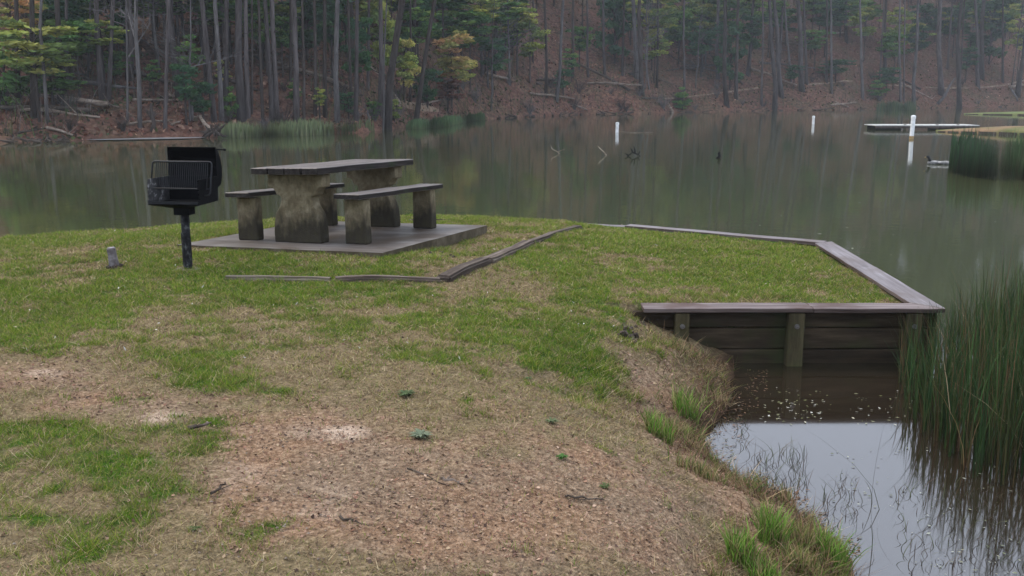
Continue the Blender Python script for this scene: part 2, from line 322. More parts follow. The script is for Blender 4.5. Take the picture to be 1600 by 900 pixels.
def masks(X, Y):
    n1 = fbm(X, Y, 1.6, 31); n2 = fbm(X, Y, 4.5, 41); n3 = fbm(X, Y, .6, 51); n4 = fbm(X, Y, 13, 56, 3)
    g = .31+.05*np.clip((Y-6.2)/2, 0, 1)+ell(GREEN, X, Y)*.95-ell(DIRT, X, Y)*.55-ell(TAN, X, Y)*.55+(n1-.5)*1.2+(n2-.5)*1.5+(n4-.5)*1.1
    out = (np.hypot(X, Y) > 14)
    d = -.12+ell(DIRT, X, Y)*.9-ell(GREEN, X, Y)*.6+(n3-.5)*.3+(n2-.5)*1.1+(n4-.5)*.6
    s = ell(SAND, X, Y)+(n2-.5)*.7+(n1-.5)*.3-.12
    bk = np.clip(1-dline(X, Y, shore_cove)/.75, 0, 1)
    d = d+bk*.42; g = g-bk*.25
    g = g*(.75+.7*fbm(X, Y, 7, 66, 3))
    return np.clip(g, 0, 1), np.clip(d, 0, 1), np.clip(s, 0, 1)
mg, md, ms_ = masks(GX, GY)
ny, nx = GX.shape; idx = np.arange(nx*ny).reshape(ny, nx)
quads = np.stack([idx[:-1, :-1], idx[:-1, 1:], idx[1:, 1:], idx[1:, :-1]], -1).reshape(-1)
wet = np.clip(1-(GZ-.02)/.10, 0, 1)
me = np_mesh('ground', np.stack([GX, GY, GZ], -1).reshape(-1, 3), quads, 4, np.stack([mg, md, ms_], -1).reshape(-1, 3), 'cover')
me.polygons.foreach_set('use_smooth', [True]*len(me.polygons))
def ground_mat():
    m, t, b = nmat('turf_and_soil')
    a = node(t, 'ShaderNodeAttribute', attribute_name='cover'); sp = node(t, 'ShaderNodeSeparateColor'); t.links.new(a.outputs['Color'], sp.inputs[0])
    tc = node(t, 'ShaderNodeTexCoord')
    nf = node(t, 'ShaderNodeTexNoise', Scale=38.0, Detail=9.0, Roughness=.7); t.links.new(tc.outputs['Object'], nf.inputs['Vector'])
    nm = node(t, 'ShaderNodeTexNoise', Scale=7.0, Detail=6.0, Roughness=.65); t.links.new(tc.outputs['Object'], nm.inputs['Vector'])
    vo = node(t, 'ShaderNodeTexVoronoi', Scale=75.0); t.links.new(tc.outputs['Object'], vo.inputs['Vector'])
    soil = ramp(t, nf.outputs['Fac'], [(.3, (.075, .043, .026)), (.5, (.205, .128, .078)), (.7, (.39, .27, .18))])
    nl = node(t, 'ShaderNodeTexNoise', Scale=2.2, Detail=5.0, Roughness=.6); t.links.new(tc.outputs['Object'], nl.inputs['Vector'])
    lf = ramp(t, nl.outputs['Fac'], [(.42, 0.0), (.58, 1.0)])
    soil2 = ramp(t, nf.outputs['Fac'], [(.3, (.065, .045, .03)), (.5, (.175, .122, .08)), (.7, (.34, .255, .175))])
    sm = node(t, 'ShaderNodeMix', data_type='RGBA'); t.links.new(lf.outputs['Color'], sm.inputs['Factor']); t.links.new(soil.outputs['Color'], sm.inputs['A']); t.links.new(soil2.outputs['Color'], sm.inputs['B'])
    thatch = ramp(t, nf.outputs['Fac'], [(.3, (.06, .046, .026)), (.5, (.15, .115, .065)), (.72, (.30, .235, .14))])
    sand = ramp(t, nf.outputs['Fac'], [(.3, (.26, .18, .125)), (.55, (.43, .33, .25)), (.75, (.58, .48, .39))])
    green = ramp(t, nf.outputs['Fac'], [(.3, (.015, .035, .005)), (.55, (.04, .09, .01)), (.75, (.08, .14, .022))])
    def mix(f, A, B, lo, hi):
        ad = node(t, 'ShaderNodeMath', operation='MULTIPLY_ADD'); ad.inputs[1].default_value = .6; t.links.new(nm.outputs['Fac'], ad.inputs[0]); t.links.new(f, ad.inputs[2])
        mr = node(t, 'ShaderNodeMapRange'); mr.inputs['From Min'].default_value = lo+.3; mr.inputs['From Max'].default_value = hi+.3; t.links.new(ad.outputs[0], mr.inputs['Value'])
        x = node(t, 'ShaderNodeMix', data_type='RGBA'); t.links.new(mr.outputs[0], x.inputs['Factor']); t.links.new(A, x.inputs['A']); t.links.new(B, x.inputs['B']); return x.outputs['Result']
    c = mix(sp.outputs['Green'], thatch.outputs['Color'], sm.outputs['Result'], .15, .6)
    c = mix(sp.outputs['Blue'], c, sand.outputs['Color'], .25, .75)
    c = mix(sp.outputs['Red'], c, green.outputs['Color'], .35, .8)
    sz = node(t, 'ShaderNodeSeparateXYZ'); t.links.new(tc.outputs['Object'], sz.inputs[0])       # soaked mud along the waterline
    wr = node(t, 'ShaderNodeMath', operation='MULTIPLY_ADD'); wr.inputs[1].default_value = .12; t.links.new(nm.outputs['Fac'], wr.inputs[0]); t.links.new(sz.outputs['Z'], wr.inputs[2])
    wm = node(t, 'ShaderNodeMapRange'); wm.inputs['From Min'].default_value = .10; wm.inputs['From Max'].default_value = .26; wm.inputs['To Min'].default_value = .9; wm.inputs['To Max'].default_value = 0.0; t.links.new(wr.outputs[0], wm.inputs['Value'])
    wx = node(t, 'ShaderNodeMix', data_type='RGBA'); wx.inputs['B'].default_value = (.045, .028, .018, 1); t.links.new(wm.outputs[0], wx.inputs['Factor']); t.links.new(c, wx.inputs['A']); c = wx.outputs['Result']
    t.links.new(c, b.inputs['Base Color']); b.inputs['Roughness'].default_value = .95; b.inputs['Specular IOR Level'].default_value = .05
    ad2 = node(t, 'ShaderNodeMath', operation='ADD'); t.links.new(nf.outputs['Fac'], ad2.inputs[0]); t.links.new(vo.outputs['Distance'], ad2.inputs[1])
    bp = node(t, 'ShaderNodeBump', Strength=.8, Distance=.012); t.links.new(ad2.outputs[0], bp.inputs['Height']); t.links.new(bp.outputs[0], b.inputs['Normal'])
    return m
tag(link('ground', me, ground_mat()), kind='structure')

# ---------------------------------------------------------------- water
def water_mat():
    m, t, b = nmat('lake_water')
    tc = node(t, 'ShaderNodeTexCoord'); sx = node(t, 'ShaderNodeSeparateXYZ'); t.links.new(tc.outputs['Object'], sx.inputs[0])
    mr = node(t, 'ShaderNodeMapRange'); mr.inputs['From Min'].default_value = 7.2; mr.inputs['From Max'].default_value = 10.5; t.links.new(sx.outputs['Y'], mr.inputs['Value'])
    mm = node(t, 'ShaderNodeMix', data_type='RGBA'); mm.inputs['A'].default_value = (.018, .013, .008, 1); mm.inputs['B'].default_value = (.043, .049, .021, 1)
    t.links.new(mr.outputs[0], mm.inputs['Factor']); t.links.new(mm.outputs['Result'], b.inputs['Base Color'])
    b.inputs['Roughness'].default_value = .055; b.inputs['IOR'].default_value = 1.95; b.inputs['Specular IOR Level'].default_value = .7
    mp = node(t, 'ShaderNodeMapping'); mp.inputs['Scale'].default_value = (1.0, 1.0, 1.0); t.links.new(tc.outputs['Object'], mp.inputs['Vector'])
    n = node(t, 'ShaderNodeTexNoise', Scale=5.0, Detail=3.0, Roughness=.5); t.links.new(mp.outputs[0], n.inputs['Vector'])
    n2 = node(t, 'ShaderNodeTexNoise', Scale=.35, Detail=2.0); t.links.new(mp.outputs[0], n2.inputs['Vector'])
    ad = node(t, 'ShaderNodeMath', operation='MULTIPLY_ADD'); ad.inputs[1].default_value = 3.0; t.links.new(n2.outputs['Fac'], ad.inputs[0]); t.links.new(n.outputs['Fac'], ad.inputs[2])
    mul = node(t, 'ShaderNodeMath', operation='MULTIPLY'); t.links.new(mr.outputs[0], mul.inputs[0]); mul.inputs[1].default_value = .9
    a2 = node(t, 'ShaderNodeMath', operation='ADD'); a2.inputs[1].default_value = .12; t.links.new(mul.outputs[0], a2.inputs[0])
    bp = node(t, 'ShaderNodeBump', Strength=1.0, Distance=.0011); t.links.new(a2.outputs[0], bp.inputs['Strength'])
    t.links.new(ad.outputs[0], bp.inputs['Height']); t.links.new(bp.outputs[0], b.inputs['Normal'])
    return m
mb = MB(); mb.add([(-380, -60, 0), (380, -60, 0), (380, 380, 0), (-380, 380, 0)], [(0, 1, 2, 3)])
tag(mb.build('lake_water', water_mat()), kind='structure')

# ---------------------------------------------------------------- far hillside
SH = [(-1400, 228), (-500, 226), (0, 222), (60, 221), (130, 220), (200, 218), (335, 214), (360, 213), (570, 207), (600, 203), (640, 198), (655, 198), (745, 187), (800, 184), (905, 179), (1000, 178), (1050, 176), (1120, 175), (1200, 173), (1300, 172), (1400, 170), (1500, 168), (1600, 167), (2100, 166), (3000, 170)]
sh_phi = np.array([math.atan2(at(px, py)[0], at(px, py)[1]) for px, py in SH]); sh_r = np.array([np.hypot(*at(px, py)[:2]) for px, py in SH])
def hill_z(X, Y, rough=True):
    X = np.asarray(X, float); Y = np.asarray(Y, float); r = np.hypot(X, Y); ph = np.arctan2(X, Y)
    S = np.interp(ph, sh_phi, sh_r)+ (fbm(X, Y, .5, 61, 3)-.5)*1.6
    t = r-S; A = 66.0
    z = .35*(1-np.exp(-np.maximum(t, 0)/.35))+A*(1-np.exp(-np.maximum(t-.5, 0)*.40/A))
    z = z+(fbm(X, Y, .05, 71, 3)-.5)*6*np.clip(t/25, 0, 1)+(fbm(X, Y, .35, 81, 4)-.5)*1.0*np.clip(t/4, 0, 1)
    return np.where(t < 0, np.maximum(t*.3, -1.2), z)
phs = np.linspace(-1.25, 1.1, 560); ts = np.concatenate([[-6, -2, -1, -.6], np.arange(-.5, 3, .25), np.arange(3, 22, .55), np.arange(22, 95, 1.4), [110, 140, 190]])
PH, TT = np.meshgrid(phs, ts); RR = np.interp(PH, sh_phi, sh_r)+TT; HX = RR*np.sin(PH); HY = RR*np.cos(PH); HZ = hill_z(HX, HY)
n_t, n_p = PH.shape; idx = np.arange(n_t*n_p).reshape(n_t, n_p)
quads = np.stack([idx[:-1, :-1], idx[:-1, 1:], idx[1:, 1:], idx[1:, :-1]], -1).reshape(-1)
me = np_mesh('hillside', np.stack([HX, HY, HZ], -1).reshape(-1, 3), quads, 4); me.polygons.foreach_set('use_smooth', [True]*len(me.polygons))
def hill_mat():
    m, t, b = nmat('pine_straw_hillside')
    tc = node(t, 'ShaderNodeTexCoord')
    n1 = node(t, 'ShaderNodeTexNoise', Scale=.35, Detail=8.0, Roughness=.7); t.links.new(tc.outputs['Object'], n1.inputs['Vector'])
    n2 = node(t, 'ShaderNodeTexNoise', Scale=3.0, Detail=6.0, Roughness=.7); t.links.new(tc.outputs['Object'], n2.inputs['Vector'])
    r1 = ramp(t, n2.outputs['Fac'], [(.3, (.035, .018, .012)), (.5, (.115, .055, .038)), (.72, (.24, .14, .10))])
    r2 = ramp(t, n2.outputs['Fac'], [(.3, (.028, .022, .013)), (.5, (.09, .062, .036)), (.72, (.17, .115, .075))])
    f = ramp(t, n1.outputs['Fac'], [(.46, 0.0), (.6, 1.0)])
    x = node(t, 'ShaderNodeMix', data_type='RGBA'); t.links.new(f.outputs['Color'], x.inputs['Factor']); t.links.new(r1.outputs['Color'], x.inputs['A']); t.links.new(r2.outputs['Color'], x.inputs['B'])
    t.links.new(x.outputs['Result'], b.inputs['Base Color']); b.inputs['Roughness'].default_value = 1; b.inputs['Specular IOR Level'].default_value = .1
    bp = node(t, 'ShaderNodeBump', Strength=1.0, Distance=.15); t.links.new(n2.outputs['Fac'], bp.inputs['Height']); t.links.new(bp.outputs[0], b.inputs['Normal'])
    return m
tag(link('hillside', me, hill_mat()), kind='structure')
_T = np.linspace(20, 260, 2400)
def hith(px, py):
    d = ray(px, py); P = np.array([0, 0, CAMZ])[None]+_T[:, None]*d[None]
    z = hill_z(P[:, 0], P[:, 1]); S = (P[:, 2] < np.maximum(z, 0)) & (z > -.2)
    i = np.argmax(S) if S.any() else -1; p = P[i].copy(); p[2] = float(hill_z(p[:1], p[1:2])[0]); return p
def ppm(p): return F/(p[1]*math.cos(PITCH)+(CAMZ-p[2])*math.sin(PITCH))       # photo pixels per metre there
# ---------------------------------------------------------------- leaves, twigs, trees
def leaf_cloud(cs, rs, n_each, size, cols, flat=.6, seed=0):
    """small leaf faces spread through clumps; cs centres, rs radii"""
    g = np.random.default_rng(seed); V = []; Cc = []
    for c, r in zip(cs, rs):
        n = n_each; d = g.normal(size=(n, 3)); d /= np.linalg.norm(d, axis=1)[:, None]; q = g.random(n)**.45
        p = np.array(c)+d*q[:, None]*np.array(r)
        a = g.normal(size=(n, 3)); a[:, 2] *= flat; a /= np.linalg.norm(a, axis=1)[:, None]
        b = np.cross(a, g.normal(size=(n, 3))); b /= np.linalg.norm(b, axis=1)[:, None]
        s = size*(.5+g.random(n))[:, None]
        V.append(np.stack([p-a*s, p+b*s*.45, p+a*s, p-b*s*.45], 1))
        base = np.array(cols[g.integers(len(cols))]); cc = base*(.65+.7*g.random((n, 1)))
        Cc.append(np.repeat(cc[:, None, :], 4, 1))
    V = np.concatenate(V).reshape(-1, 3); Cc = np.concatenate(Cc).reshape(-1, 3)
    return V, Cc
def pine_proto(k):
    random.seed(100+k); h = 21+random.random()*3
    bend = [(random.uniform(-.2, .2), random.uniform(-.2, .2)) for _ in range(9)]
    pts = []; rad = []; x = y = 0
    for i in range(10):
        z = h*i/9; pts.append((x, y, z-(.5 if i == 0 else 0))); rad.append(.235*(1-.78*(i/9)**1.2)*(1.3 if i == 0 else 1))
        if i < 9: x += bend[i][0]; y += bend[i][1]
    t = MB(); t.tube(pts, rad, 9, jit=.06)
    b = MB(); cs = []; rs = []
    for j in range(22):                                  # dead stubs low down
        z = random.uniform(2, h*.55); a = random.uniform(0, 2*PI); L = random.uniform(.3, 1.6); f = z/h*9; i = int(f); p = Vector(pts[i]).lerp(Vector(pts[i+1]), f-i)
        b.tube([p, p+Vector((math.cos(a)*L*.5, math.sin(a)*L*.5, random.uniform(-.1, .2))), p+Vector((math.cos(a)*L, math.sin(a)*L, random.uniform(-.4, .4)))], [.035, .022, .008], 3, cap=False)
    for j in range(26):
        f = random.uniform(.55, 1)*9; i = min(int(f), 8); p = Vector(pts[i]).lerp(Vector(pts[i+1]), f-i); a = random.uniform(0, 2*PI); L = (1.15-(f/9)**2*.8)*random.uniform(2.2, 4.2)*.9
        e = p+Vector((math.cos(a)*L, math.sin(a)*L, random.uniform(.1, 1.3))); m = p.lerp(e, .5)+Vector((0, 0, -.15))
        b.tube([p, m, e], [.06, .04, .012], 3, cap=False)
        for q in (m.lerp(e, .4), e, e+Vector((random.uniform(-.6, .6), random.uniform(-.6, .6), .2))): cs.append(tuple(q)); rs.append((random.uniform(.5, .9), random.uniform(.5, .9), random.uniform(.28, .5)))
    V, Cc = leaf_cloud(cs, rs, 30, .42, [(.04, .065, .02), (.06, .09, .026), (.085, .11, .033), (.04, .062, .024)], seed=k)
    return t.mesh('trunk'), b.mesh('branches'), np_mesh('crown', V, np.arange(len(V)), 4, Cc)
def under_proto(k, pal):
    random.seed(200+k); t = MB(); h = 1.0                # unit crown: centre at z=0, radius 1; trunk comes down from it
    cs = []; rs = []; b = MB()
    for j in range(24):                                  # flat layered sprays
        a = random.uniform(0, 2*PI); rr = random.uniform(.15, .85)*(1-.2*random.random()); z = random.uniform(-.85, .9); rr *= math.sqrt(max(.15, 1-z*z*.8))
        c = (math.cos(a)*rr, math.sin(a)*rr, z); cs.append(c); rs.append((random.uniform(.22, .42), random.uniform(.22, .42), random.uniform(.08, .17)))
        b.tube([(0, 0, z-.35), (c[0]*.5, c[1]*.5, z-.12), c], [.016, .011, .004], 3, cap=False)
    V, Cc = leaf_cloud(cs, rs, 80, .085, pal, flat=.35, seed=50+k)
    return b.mesh('branches'), np_mesh('crown', V, np.arange(len(V)), 4, Cc)
def bare_proto(k, h=9.0, r0=.10, n=16):
    random.seed(300+k); t = MB(); pts = [(0, 0, -.4)]; x = y = 0
    for i in range(1, 8): x += random.uniform(-.16, .16); y += random.uniform(-.16, .16); pts.append((x, y, h*i/7))
    t.tube(pts, [r0*(1-.85*i/7) for i in range(8)], 6)
    b = MB()
    def limb(p, d, L, r, dep):
        m = p+d*L*.5+Vector((random.uniform(-.1, .1), random.uniform(-.1, .1), random.uniform(-.05, .12)))*L; e = m+(d+Vector((0, 0, .25)))*L*.5
        b.tube([p, m, e], [r, r*.65, r*.25], 3, cap=False)
        if dep > 0:
            for _ in range(4):
                q = p.lerp(m, random.random()) if random.random() < .4 else m.lerp(e, random.random())
                dd = (d+Vector((random.uniform(-.9, .9), random.uniform(-.9, .9), random.uniform(-.4, .8)))).normalized(); limb(q, dd, L*random.uniform(.35, .6), r*.55, dep-1)
    for j in range(n):
        f = random.uniform(.25, .98)*7; i = min(int(f), 6); p = Vector(pts[i]).lerp(Vector(pts[i+1]), f-i); a = random.uniform(0, 2*PI)
        limb(p, Vector((math.cos(a), math.sin(a), random.uniform(.1, .8))).normalized(), h*random.uniform(.12, .3)*(1.2-f/9), r0*.42*(1-f/9), 2)
    return t.mesh('trunk'), b.mesh('limbs')
def br(L, f): return [tuple(c*f for c in q) for q in L]
PALS = {'green': [(.04, .085, .022), (.055, .11, .03), (.03, .065, .02), (.075, .12, .03)],
        'dark': [(.018, .045, .018), (.028, .06, .022), (.022, .05, .026)],
        'yellow': [(.17, .17, .035), (.13, .15, .035), (.09, .12, .03), (.2, .17, .05)],
        'lime': [(.12, .135, .03), (.09, .115, .027), (.06, .085, .024), (.15, .15, .04)],
        'gold': [(.24, .17, .06), (.2, .18, .05), (.15, .15, .045), (.26, .15, .07)],
        'rust': [(.11, .045, .03), (.14, .06, .04), (.08, .04, .03)]}
def prep(*meshes_mats):
    for me, m, sm in meshes_mats:
        me.materials.append(m)
        if sm: me.polygons.foreach_set('use_smooth', [True]*len(me.polygons))
PINES = [pine_proto(k) for k in range(5)]
for a, b, c in PINES: prep((a, M_bark, True), (b, M_bark_dark, False), (c, M_leaf, False))
DPINES = []
for a, b, c in PINES[:3]: a2 = a.copy(); a2.materials.clear(); a2.materials.append(M_bark_dark); DPINES.append((a2, b, c))
LPINES = []
for a, b, c in PINES[:3]: a2 = a.copy(); a2.materials.clear(); a2.materials.append(M_bark_pale); LPINES.append((a2, b, c))
BARES = [bare_proto(k) for k in range(5)]
for a, b in BARES: prep((a, M_bark_pale, True), (b, M_bark_pale, False))
DBARES = []
for a, b in BARES[:3]:
    a2 = a.copy(); a2.materials.clear(); a2.materials.append(M_bark_dark); b2 = b.copy(); b2.materials.clear(); b2.materials.append(M_bark_dark); DBARES.append((a2, b2))
PALS = {k: br(v, {'green': 1.9, 'dark': 1.9, 'yellow': 2.3, 'lime': 2.5, 'gold': 2.1, 'rust': 1.4}[k]) for k, v in PALS.items()}
UNDER = {k: [under_proto(i*7+j, PALS[k]) for j in range(2)] for i, k in enumerate(PALS)}
for L in UNDER.values():
    for b, c in L: prep((b, M_bark_dark, False), (c, M_leaf, False))
ut = MB(); ut.tube([(0, 0, -.3), (.04, .0, .35), (-.02, .03, .7), (0, 0, 1.05)], [1, .85, .7, .5], 6); UT = ut.mesh('trunk'); prep((UT, M_bark_dark, True))

def pine(p, lean=0.0, wid=.47, h=1.0, kind='p', label=None, group=None, name='pine_tree'):
    P = {'p': PINES, 'd': DPINES, 'l': LPINES}[kind]; a, b, c = P[random.randrange(len(P))]
    e = empty(name, p, 0, label=label, cat='tree', group=group); e.rotation_euler = (random.uniform(-.02, .02), lean, 0)
    rz = random.uniform(0, 6.28); s = wid/.47
    t = link('trunk', a, None, e, rot=(0, 0, rz)); t.scale = (s, s, h)
    q = link('branches', b, None, e, rot=(0, 0, rz)); q.scale = (s, s, h); q['kind'] = 'stuff'
    sc = (s+1)/2
    q = link('crown', c, None, e, rot=(0, 0, rz)); q.scale = (s, s, h)
    return e
def bare(p, lean=0.0, wid=.2, h=1.0, kind='b', label=None, group=None, name='bare_tree', nolimb=False):
    P = BARES if kind == 'b' else DBARES; a, b = P[random.randrange(len(P))]
    e = empty(name, p, 0, label=label, cat='tree', group=group); e.rotation_euler = (random.uniform(-.04, .04), lean, 0)
    rz = random.uniform(0, 6.28); s = wid/.2; t = link('trunk', a, None, e, rot=(0, 0, rz)); t.scale = (s, s, h)
    if not nolimb: q = link('limbs', b, None, e, rot=(0, 0, rz)); q.scale = (h, h, h); q['kind'] = 'stuff'
    return e
def under(px, bpy_, cpy, rx, ry, pal, label=None, group=None, name='leafy_tree', p=None):
    p = hith(px, bpy_) if p is None else p; k = ppm(p); zc = (bpy_-cpy)/k; rx /= k; ry /= k
    e = empty(name, p, random.uniform(0, 6.28), label=label, cat='tree' if 'tree' in name else 'shrub', group=group)
    b, c = random.choice(UNDER[pal])
    t = link('trunk', UT, None, e); t.scale = (.05+.018*rx, .05+.018*rx, max(zc, .3))
    q = link('branches', b, None, e, loc=(0, 0, zc)); q.scale = (rx, rx, ry); q['kind'] = 'stuff'
    q = link('crown', c, None, e, loc=(0, 0, zc)); q.scale = (rx, rx, ry)
    return e
random.seed(5)
# (base px, base py, px at top of picture, width px, kind, label)
TR = [(30, 168, 28, 8, 'd', 'dark pine trunk behind the yellow-green leaves at the far left'),
 (53, 184, 50, 9, 'd', 'dark pine trunk left of the pale-barked thin tree on the left slope'),
 (76, 191, 78, 6, 'w', 'thin pale-barked tree with dark foot on the left slope'),
 (95, 161, 92, 10, 'd', 'dark thick trunk rising into green leaves just right of the pale-barked tree'),
 (105, 132, 103, 5, 'p', None), (137, 128, 138, 4, 'b', None), (160, 156, 152, 9, 'p', None), (170, 156, 176, 7, 'p', None),
 (218, 200, 208, 8, 'B', 'tall grey bare tree with forked limbs on the left bank'),
 (199, 196, 197, 4, 'b', None), (258, 201, 262, 6, 'p', 'slim grey trunk standing behind the fallen log on the left bank'),
 (250, 118, 243, 5, 'b', None), (281, 152, 266, 11, 'p', None), (272, 120, 268, 5, 'p', None), (297, 190, 294, 4, 'b', None),
 (322, 150, 314, 5, 'd', None), (335, 190, 321, 9, 'p', 'slightly leaning grey pine left of the light slim trunk above the root wad'),
 (346, 190, 336, 8, 'l', 'light grey slim pine directly above the overturned root wad'),
 (353, 180, 352, 8, 'p', None), (379, 187, 377, 14, 'p', 'very thick pine trunk just right of the small yellow bush'),
 (388, 184, 384, 8, 'p', None), (393, 178, 392, 4, 'd', None), (411, 194, 402, 5, 'd', 'thin dark trunk leaning slightly between the thick pine and the twin pines'),
 (425, 191, 414, 8, 'p', 'left one of the close twin pines behind the reed bed'), (433, 190, 428, 9, 'p', 'right one of the close twin pines behind the reed bed'),
 (454, 130, 452, 5, 'd', None), (463, 190, 457, 10, 'p', 'grey pine right of the twin pines behind the reed bed'), (475, 190, 473, 5, 'd', None),
 (492, 181, 490, 6, 'd', None), (508, 183, 504, 7, 'd', 'dark trunk with a flared black foot behind the reed bed'),
 (528, 192, 529, 9, 'l', 'straight light grey pine behind the right half of the reed bed'), (550, 178, 546, 5, 'd', None), (556, 190, 561, 7, 'p', None),
 (575, 140, 577, 5, 'p', None), (594, 180, 597, 8, 'p', 'dark pine just left of the thin white trunk at the bank'),
 (599, 205, 608, 3.6, 'w', 'very thin white trunk leaning on the bank beside the thickest pine'),
 (606, 203, 628, 13, 'd', 'thickest leaning pine at the end of the reed bed'),
 (651, 187, 682, 8, 'd', 'leaning dark tree at the left end of the second reed bed'),
 (641, 160, 642, 4, 'd', None), (767, 170, 770, 3, 'b', None), (777, 80, 776, 4, 'p', None), (797, 133, 797, 4, 'b', None), (853, 149, 850, 5, 'd', None),
 (869, 158, 881, 6, 'l', 'light grey pine leaning right beside the dark round shrub'), (919, 120, 918, 4, 'p', None), (945, 118, 943, 5, 'p', None),
 (895, 120, 897, 5, 'd', None), (972, 118, 974, 4, 'd', None), (994, 122, 990, 8, 'l', 'pale trunk left of the dark pine in the middle of the far slope'),
 (1003, 147, 1002, 8, 'd', 'dark pine in the middle of the far slope'), (1015, 140, 1014, 3, 'b', None), (1026, 136, 1027, 4, 'd', None), (1069, 150, 1068, 4, 'p', None),
 (1122, 124, 1121, 6, 'l', None), (1136, 166, 1132, 8, 'd', 'dark pine at the water edge right of the low green shrub'), (1150, 155, 1154, 6, 'd', None),
 (1190, 165, 1192, 4, 'p', None), (1210, 172, 1203, 8, 'p', None), (1221, 150, 1213, 8, 'p', None), (1236, 130, 1226, 4, 'l', None),
 (1253, 143, 1246, 9, 'p', 'stout pine up the slope left of the far small white post'), (1260, 131, 1255, 5, 'p', None), (1299, 146, 1298, 4, 'l', None), (1291, 130, 1290, 4, 'd', None),
 (1323, 66, 1322, 5, 'p', None), (1348, 155, 1345, 5, 'l', 'pale slim pine above the brush pile on the right slope'), (1382, 124, 1386, 6, 'd', None),
 (1407, 160, 1407, 4, 'l', 'left one of the two pale slim trunks behind the tall white post'), (1412, 158, 1414, 3, 'p', None),
 (1428, 164, 1434, 6, 'l', 'right one of the two pale slim trunks behind the tall white post'),
 (1471, 149, 1462, 9, 'p', 'stout grey pine leaning left beside the leaning dead log'), (1499, 171, 1502, 8, 'd', 'dark pine standing at the water just left of the far green point'),
 (1528, 137, 1526, 6, 'p', None), (1534, 122, 1538, 8, 'd', None), (1567, 128, 1566, 4, 'd', None), (1590, 149, 1603, 8, 'd', 'dark trunk at the right edge above the far green point')]
ZONES = [(0, 'left'), (400, 'middle-left'), (800, 'middle'), (1200, 'right')]
def zone(px): return [z for x, z in ZONES if px >= x or x == 0][-1]
LMK = [(0, 'at the far left'), (130, 'left of the grill'), (230, 'above the grill'), (345, 'above the left bench'), (430, 'above the picnic table'), (530, 'above the long reed bed end'), (610, 'by the sandy bank'), (680, 'above the dark green reed bed'), (760, 'left of the middle white post'), (860, 'behind the middle white post'), (1000, 'behind the trail start'), (1090, 'in the middle of the trail'), (1190, 'left of the far small white post'), (1270, 'right of the far small white post'), (1345, 'behind the dock'), (1420, 'behind the tall white post'), (1480, 'beyond the green points'), (1545, 'at the far right')]
def where(p):
    px = 800+F*p[0]/(p[1]*math.cos(PITCH)+(CAMZ-p[2])*math.sin(PITCH)); t = math.hypot(p[0], p[1])-float(np.interp(math.atan2(p[0], p[1]), sh_phi, sh_r))
    up = 'at the waterline' if t < 4 else 'low on the slope' if t < 14 else 'halfway up the slope' if t < 32 else 'high on the slope' if t < 55 else 'at the top of the slope'
    return up+', '+[z for x, z in LMK if px >= x or x == 0][-1]
for bx, by, tx, w, kd, lab in TR:
    p = hith(bx, by); k = ppm(p); conv = (bx-800)*(by)/ (F/math.tan(PITCH)+450)   # picture-space convergence of true verticals
    lean = math.atan2(tx-bx-conv*1.0, by)
    if kd in 'pdl':
        lb = lab or {'p': 'grey-barked pine %s', 'd': 'dark-barked pine %s', 'l': 'pale-barked slim pine %s'}[kd] % where(p)
        pine(p, lean, w*.9/k, random.uniform(1.0, 1.2), kd, lb, 'pines of the far wooded slope')
    else:
        lb = lab or 'thin leafless tree %s' % where(p)
        bare(p, lean, w/k, 1.6 if kd in 'wB' else random.uniform(.8, 1.3), 'b', lb, 'bare trees of the far wooded slope', nolimb=(kd == 'w'))
# trees that fill the wood behind and between
cnt = 0; tries = 0
while cnt < 270 and tries < 4000:
    tries += 1; ph = random.uniform(-.62, .66); S = float(np.interp(ph, sh_phi, sh_r)); t = 4+72*random.random()**.8; r = S+t
    x, y = r*math.sin(ph), r*math.cos(ph); p = (x, y, float(hill_z(np.array([x]), np.array([y]))[0]))
    px = 800+F*math.tan(ph)*1.0; zl = zone(px); q = random.random(); cnt += 1
    if q < .28: pine(p, random.gauss(0, .045), random.uniform(.12, .40), random.uniform(1.0, 1.25), 'p', 'grey-barked pine %s' % where(p), 'pines of the far wooded slope')
    elif q < .46: pine(p, random.gauss(0, .045), random.uniform(.10, .34), random.uniform(.95, 1.2), 'd', 'dark-barked pine %s' % where(p), 'pines of the far wooded slope')
    elif q < .52: pine(p, random.gauss(0, .03), random.uniform(.16, .3), random.uniform(.75, 1), 'l', 'pale-barked slim pine %s' % where(p), 'pines of the far wooded slope')
    else: bare(p, random.gauss(0, .12), random.uniform(.09, .2), random.uniform(.6, 1.4), 'b' if random.random() < .5 else 'd', 'thin leafless tree %s' % where(p), 'bare trees of the far wooded slope')
